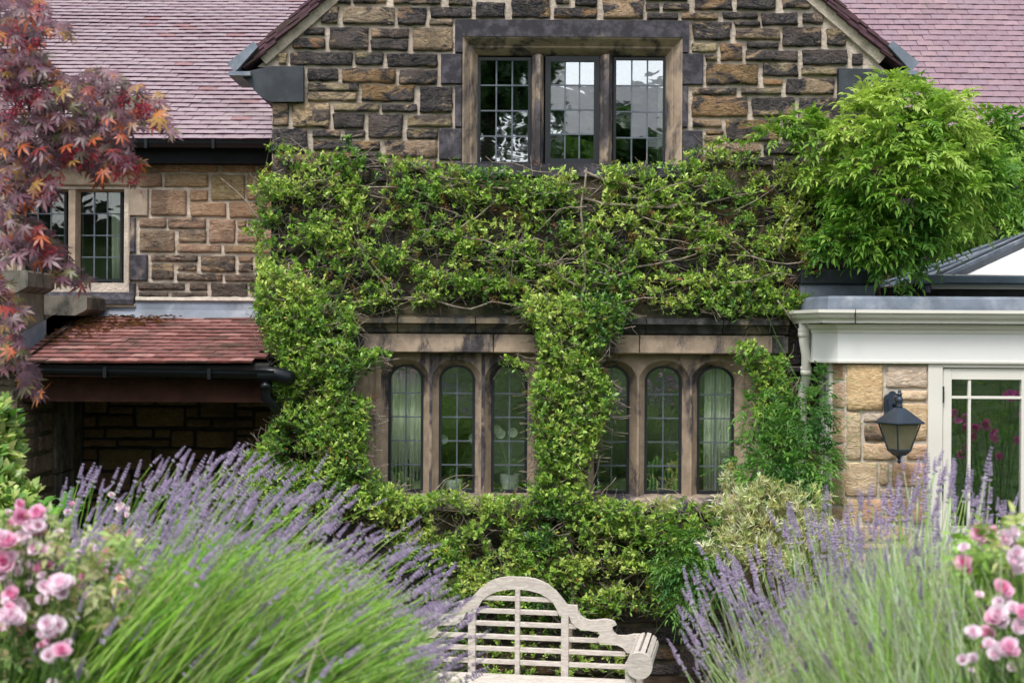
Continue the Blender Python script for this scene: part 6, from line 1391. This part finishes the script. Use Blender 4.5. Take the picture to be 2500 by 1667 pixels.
TL = ['mid green round tree left of the tall dark tree beyond the lawn', 'tallest dark tree behind the left part of the lawn', 'dark broad tree mirrored in the left pane of the upper window', 'low mid green tree between the dark tree and the white house', 'low dark tree in front of the white house wall', 'mid green tree right of the white house', 'tall dark tree at the right corner of the lawn', 'tall dark tree at the far left of the lawn', 'small mid green bushy tree standing out on the open lawn', 'small conical dark tree standing out on the lawn', 'mid green tree on the right edge of the lawn bank', 'mid green tree on the left edge of the lawn bank', 'dense dark tree mirrored in the side wing window', 'dark leafy tree behind the middle of the lawn']
for k, (x, y, h, r_, c, cn) in enumerate([(-14,-38,9,4.5,md_,0),(-7,-44,13,5,dk_,0),(-1.5,-40,12,4.2,dk_,0),(4.6,-48,4.6,3,dk_,0),(10,-46,5.2,3.5,dk_,0),(15,-42,8,4,md_,0),(22,-44,12,5,dk_,0),(-22,-40,12,5.5,dk_,0),(2.2,-30,2.2,1.3,md_,0),(6.5,-32,3.4,1.5,dk_,1),(30,-35,11,5,md_,0),(-30,-32,11,5,dk_,0),(-17.5,-34,9,5,dk_,0),(-9,-52,11,4.5,dk_,0)]):
    tree('garden_tree', TL[k], x, y, h, r_, c, 1500, cn)
n = 26000; gx = rng.uniform(-16, 20, n); gy = -rng.uniform(3, 34, n)**1.0; gz = np.array([terrain_z(a, b) for a, b in zip(gx, gy)])+.0
d = rosettes(np.stack([gx, gy, gz], 1), np.tile([0,0,1.], (n, 1)), 3, 4, .14, .1, colvar(n, [(.08,.16,.035),(.13,.22,.05),(.06,.11,.03),(.2,.24,.09)]), (.2, .9))
g = scat_obj('lawn_grass', NA, d, M['soft'], None); g['label'] = 'tufts of mown green grass over the lawn bank'; g['category'] = 'grass'
# cosmos beside the glazed door, off to the right: mirrored in its panes
cos = thing('cosmos_plant', 'tall pink cosmos flowers with feathery leaves near the glazed door', 'flowering plant', (4.7, 6.2, .5)); mb = MB(); mb.col = (.12,.26,.06,1)
cosm = mesh_np('bloom', *(lambda a: (scatter(PE, np.zeros((8,3)), np.stack([np.cos(a),np.sin(a),0*a+.1],1), np.tile([0,0,1.],(8,1)), np.full(8,.04), np.full(8,.034), np.tile([.75,.2,.5],(8,1)))[:2]))(np.arange(8)*math.pi/4), M['petal'], scatter(PE, np.zeros((8,3)), np.tile([1.,0,0],(8,1)), np.tile([0,0,1.],(8,1)), np.full(8,.04), np.full(8,.034), np.tile([.75,.2,.5],(8,1)))[2])
for k in range(42):
    x, y, z = 4.7+random.gauss(0,.55), 6.2+random.gauss(0,.4), random.uniform(1.3, 2.3); o = bpy.data.objects.new('bloom', cosm); o.rotation_euler = (R(-70)+random.gauss(0,.4) if 0 else R(-75)+random.gauss(0,.4), random.gauss(0,.4), 0); o.scale = (1.2,)*3; put(o, cos, (x, y, z)); mb.tube([(x, y, z), (x*.6+4.7*.4, y, z*.5+.3), (4.7+(x-4.7)*.3, 6.2, .3)], .004, 4)
tag(mb.build('stems', M['stemg'], cos), kind='stuff')
n = 500; P = np.stack([4.7+rng.normal(0,.5,n), 6.2+rng.normal(0,.35,n), rng.uniform(.5,1.9,n)], 1)
scat_obj('foliage', NA, rosettes(P, unit(rng.normal(size=(n,3))+[0,0,.8]), 5, 7, .09, .08, colvar(n, [(.1,.25,.05),(.16,.32,.07)])), M['soft'], cos)
# far white-rendered house beyond the lawn, mirrored in the upper panes
fh = thing('white_house', 'white rendered house with dark roof beyond the lawn behind the viewer', 'house', (8, -62, terrain_z(8, -62)))
zz = terrain_z(8, -62); mb = MB(); mb.box(2, -66, zz-1, 15, -58, zz+6.6); mb.build('wall', M['pvc'], fh)
mb = MB(); mb.extr([(-4.6, 0), (4.6, 0), (0, 2.6)], [((1.5,-62,zz+6.6),(0,1,0),(0,0,1)), ((15.5,-62,zz+6.6),(0,1,0),(0,0,1))], True); mb.build('roof', M['lead_d'], fh)
for k in range(4):
    x = 3.5+k*3.1; mb = MB(); mb.box(x, -57.99, zz+4, x+1.3, -57.9, zz+5.6); mb.build('window', M['lead_d'], fh)
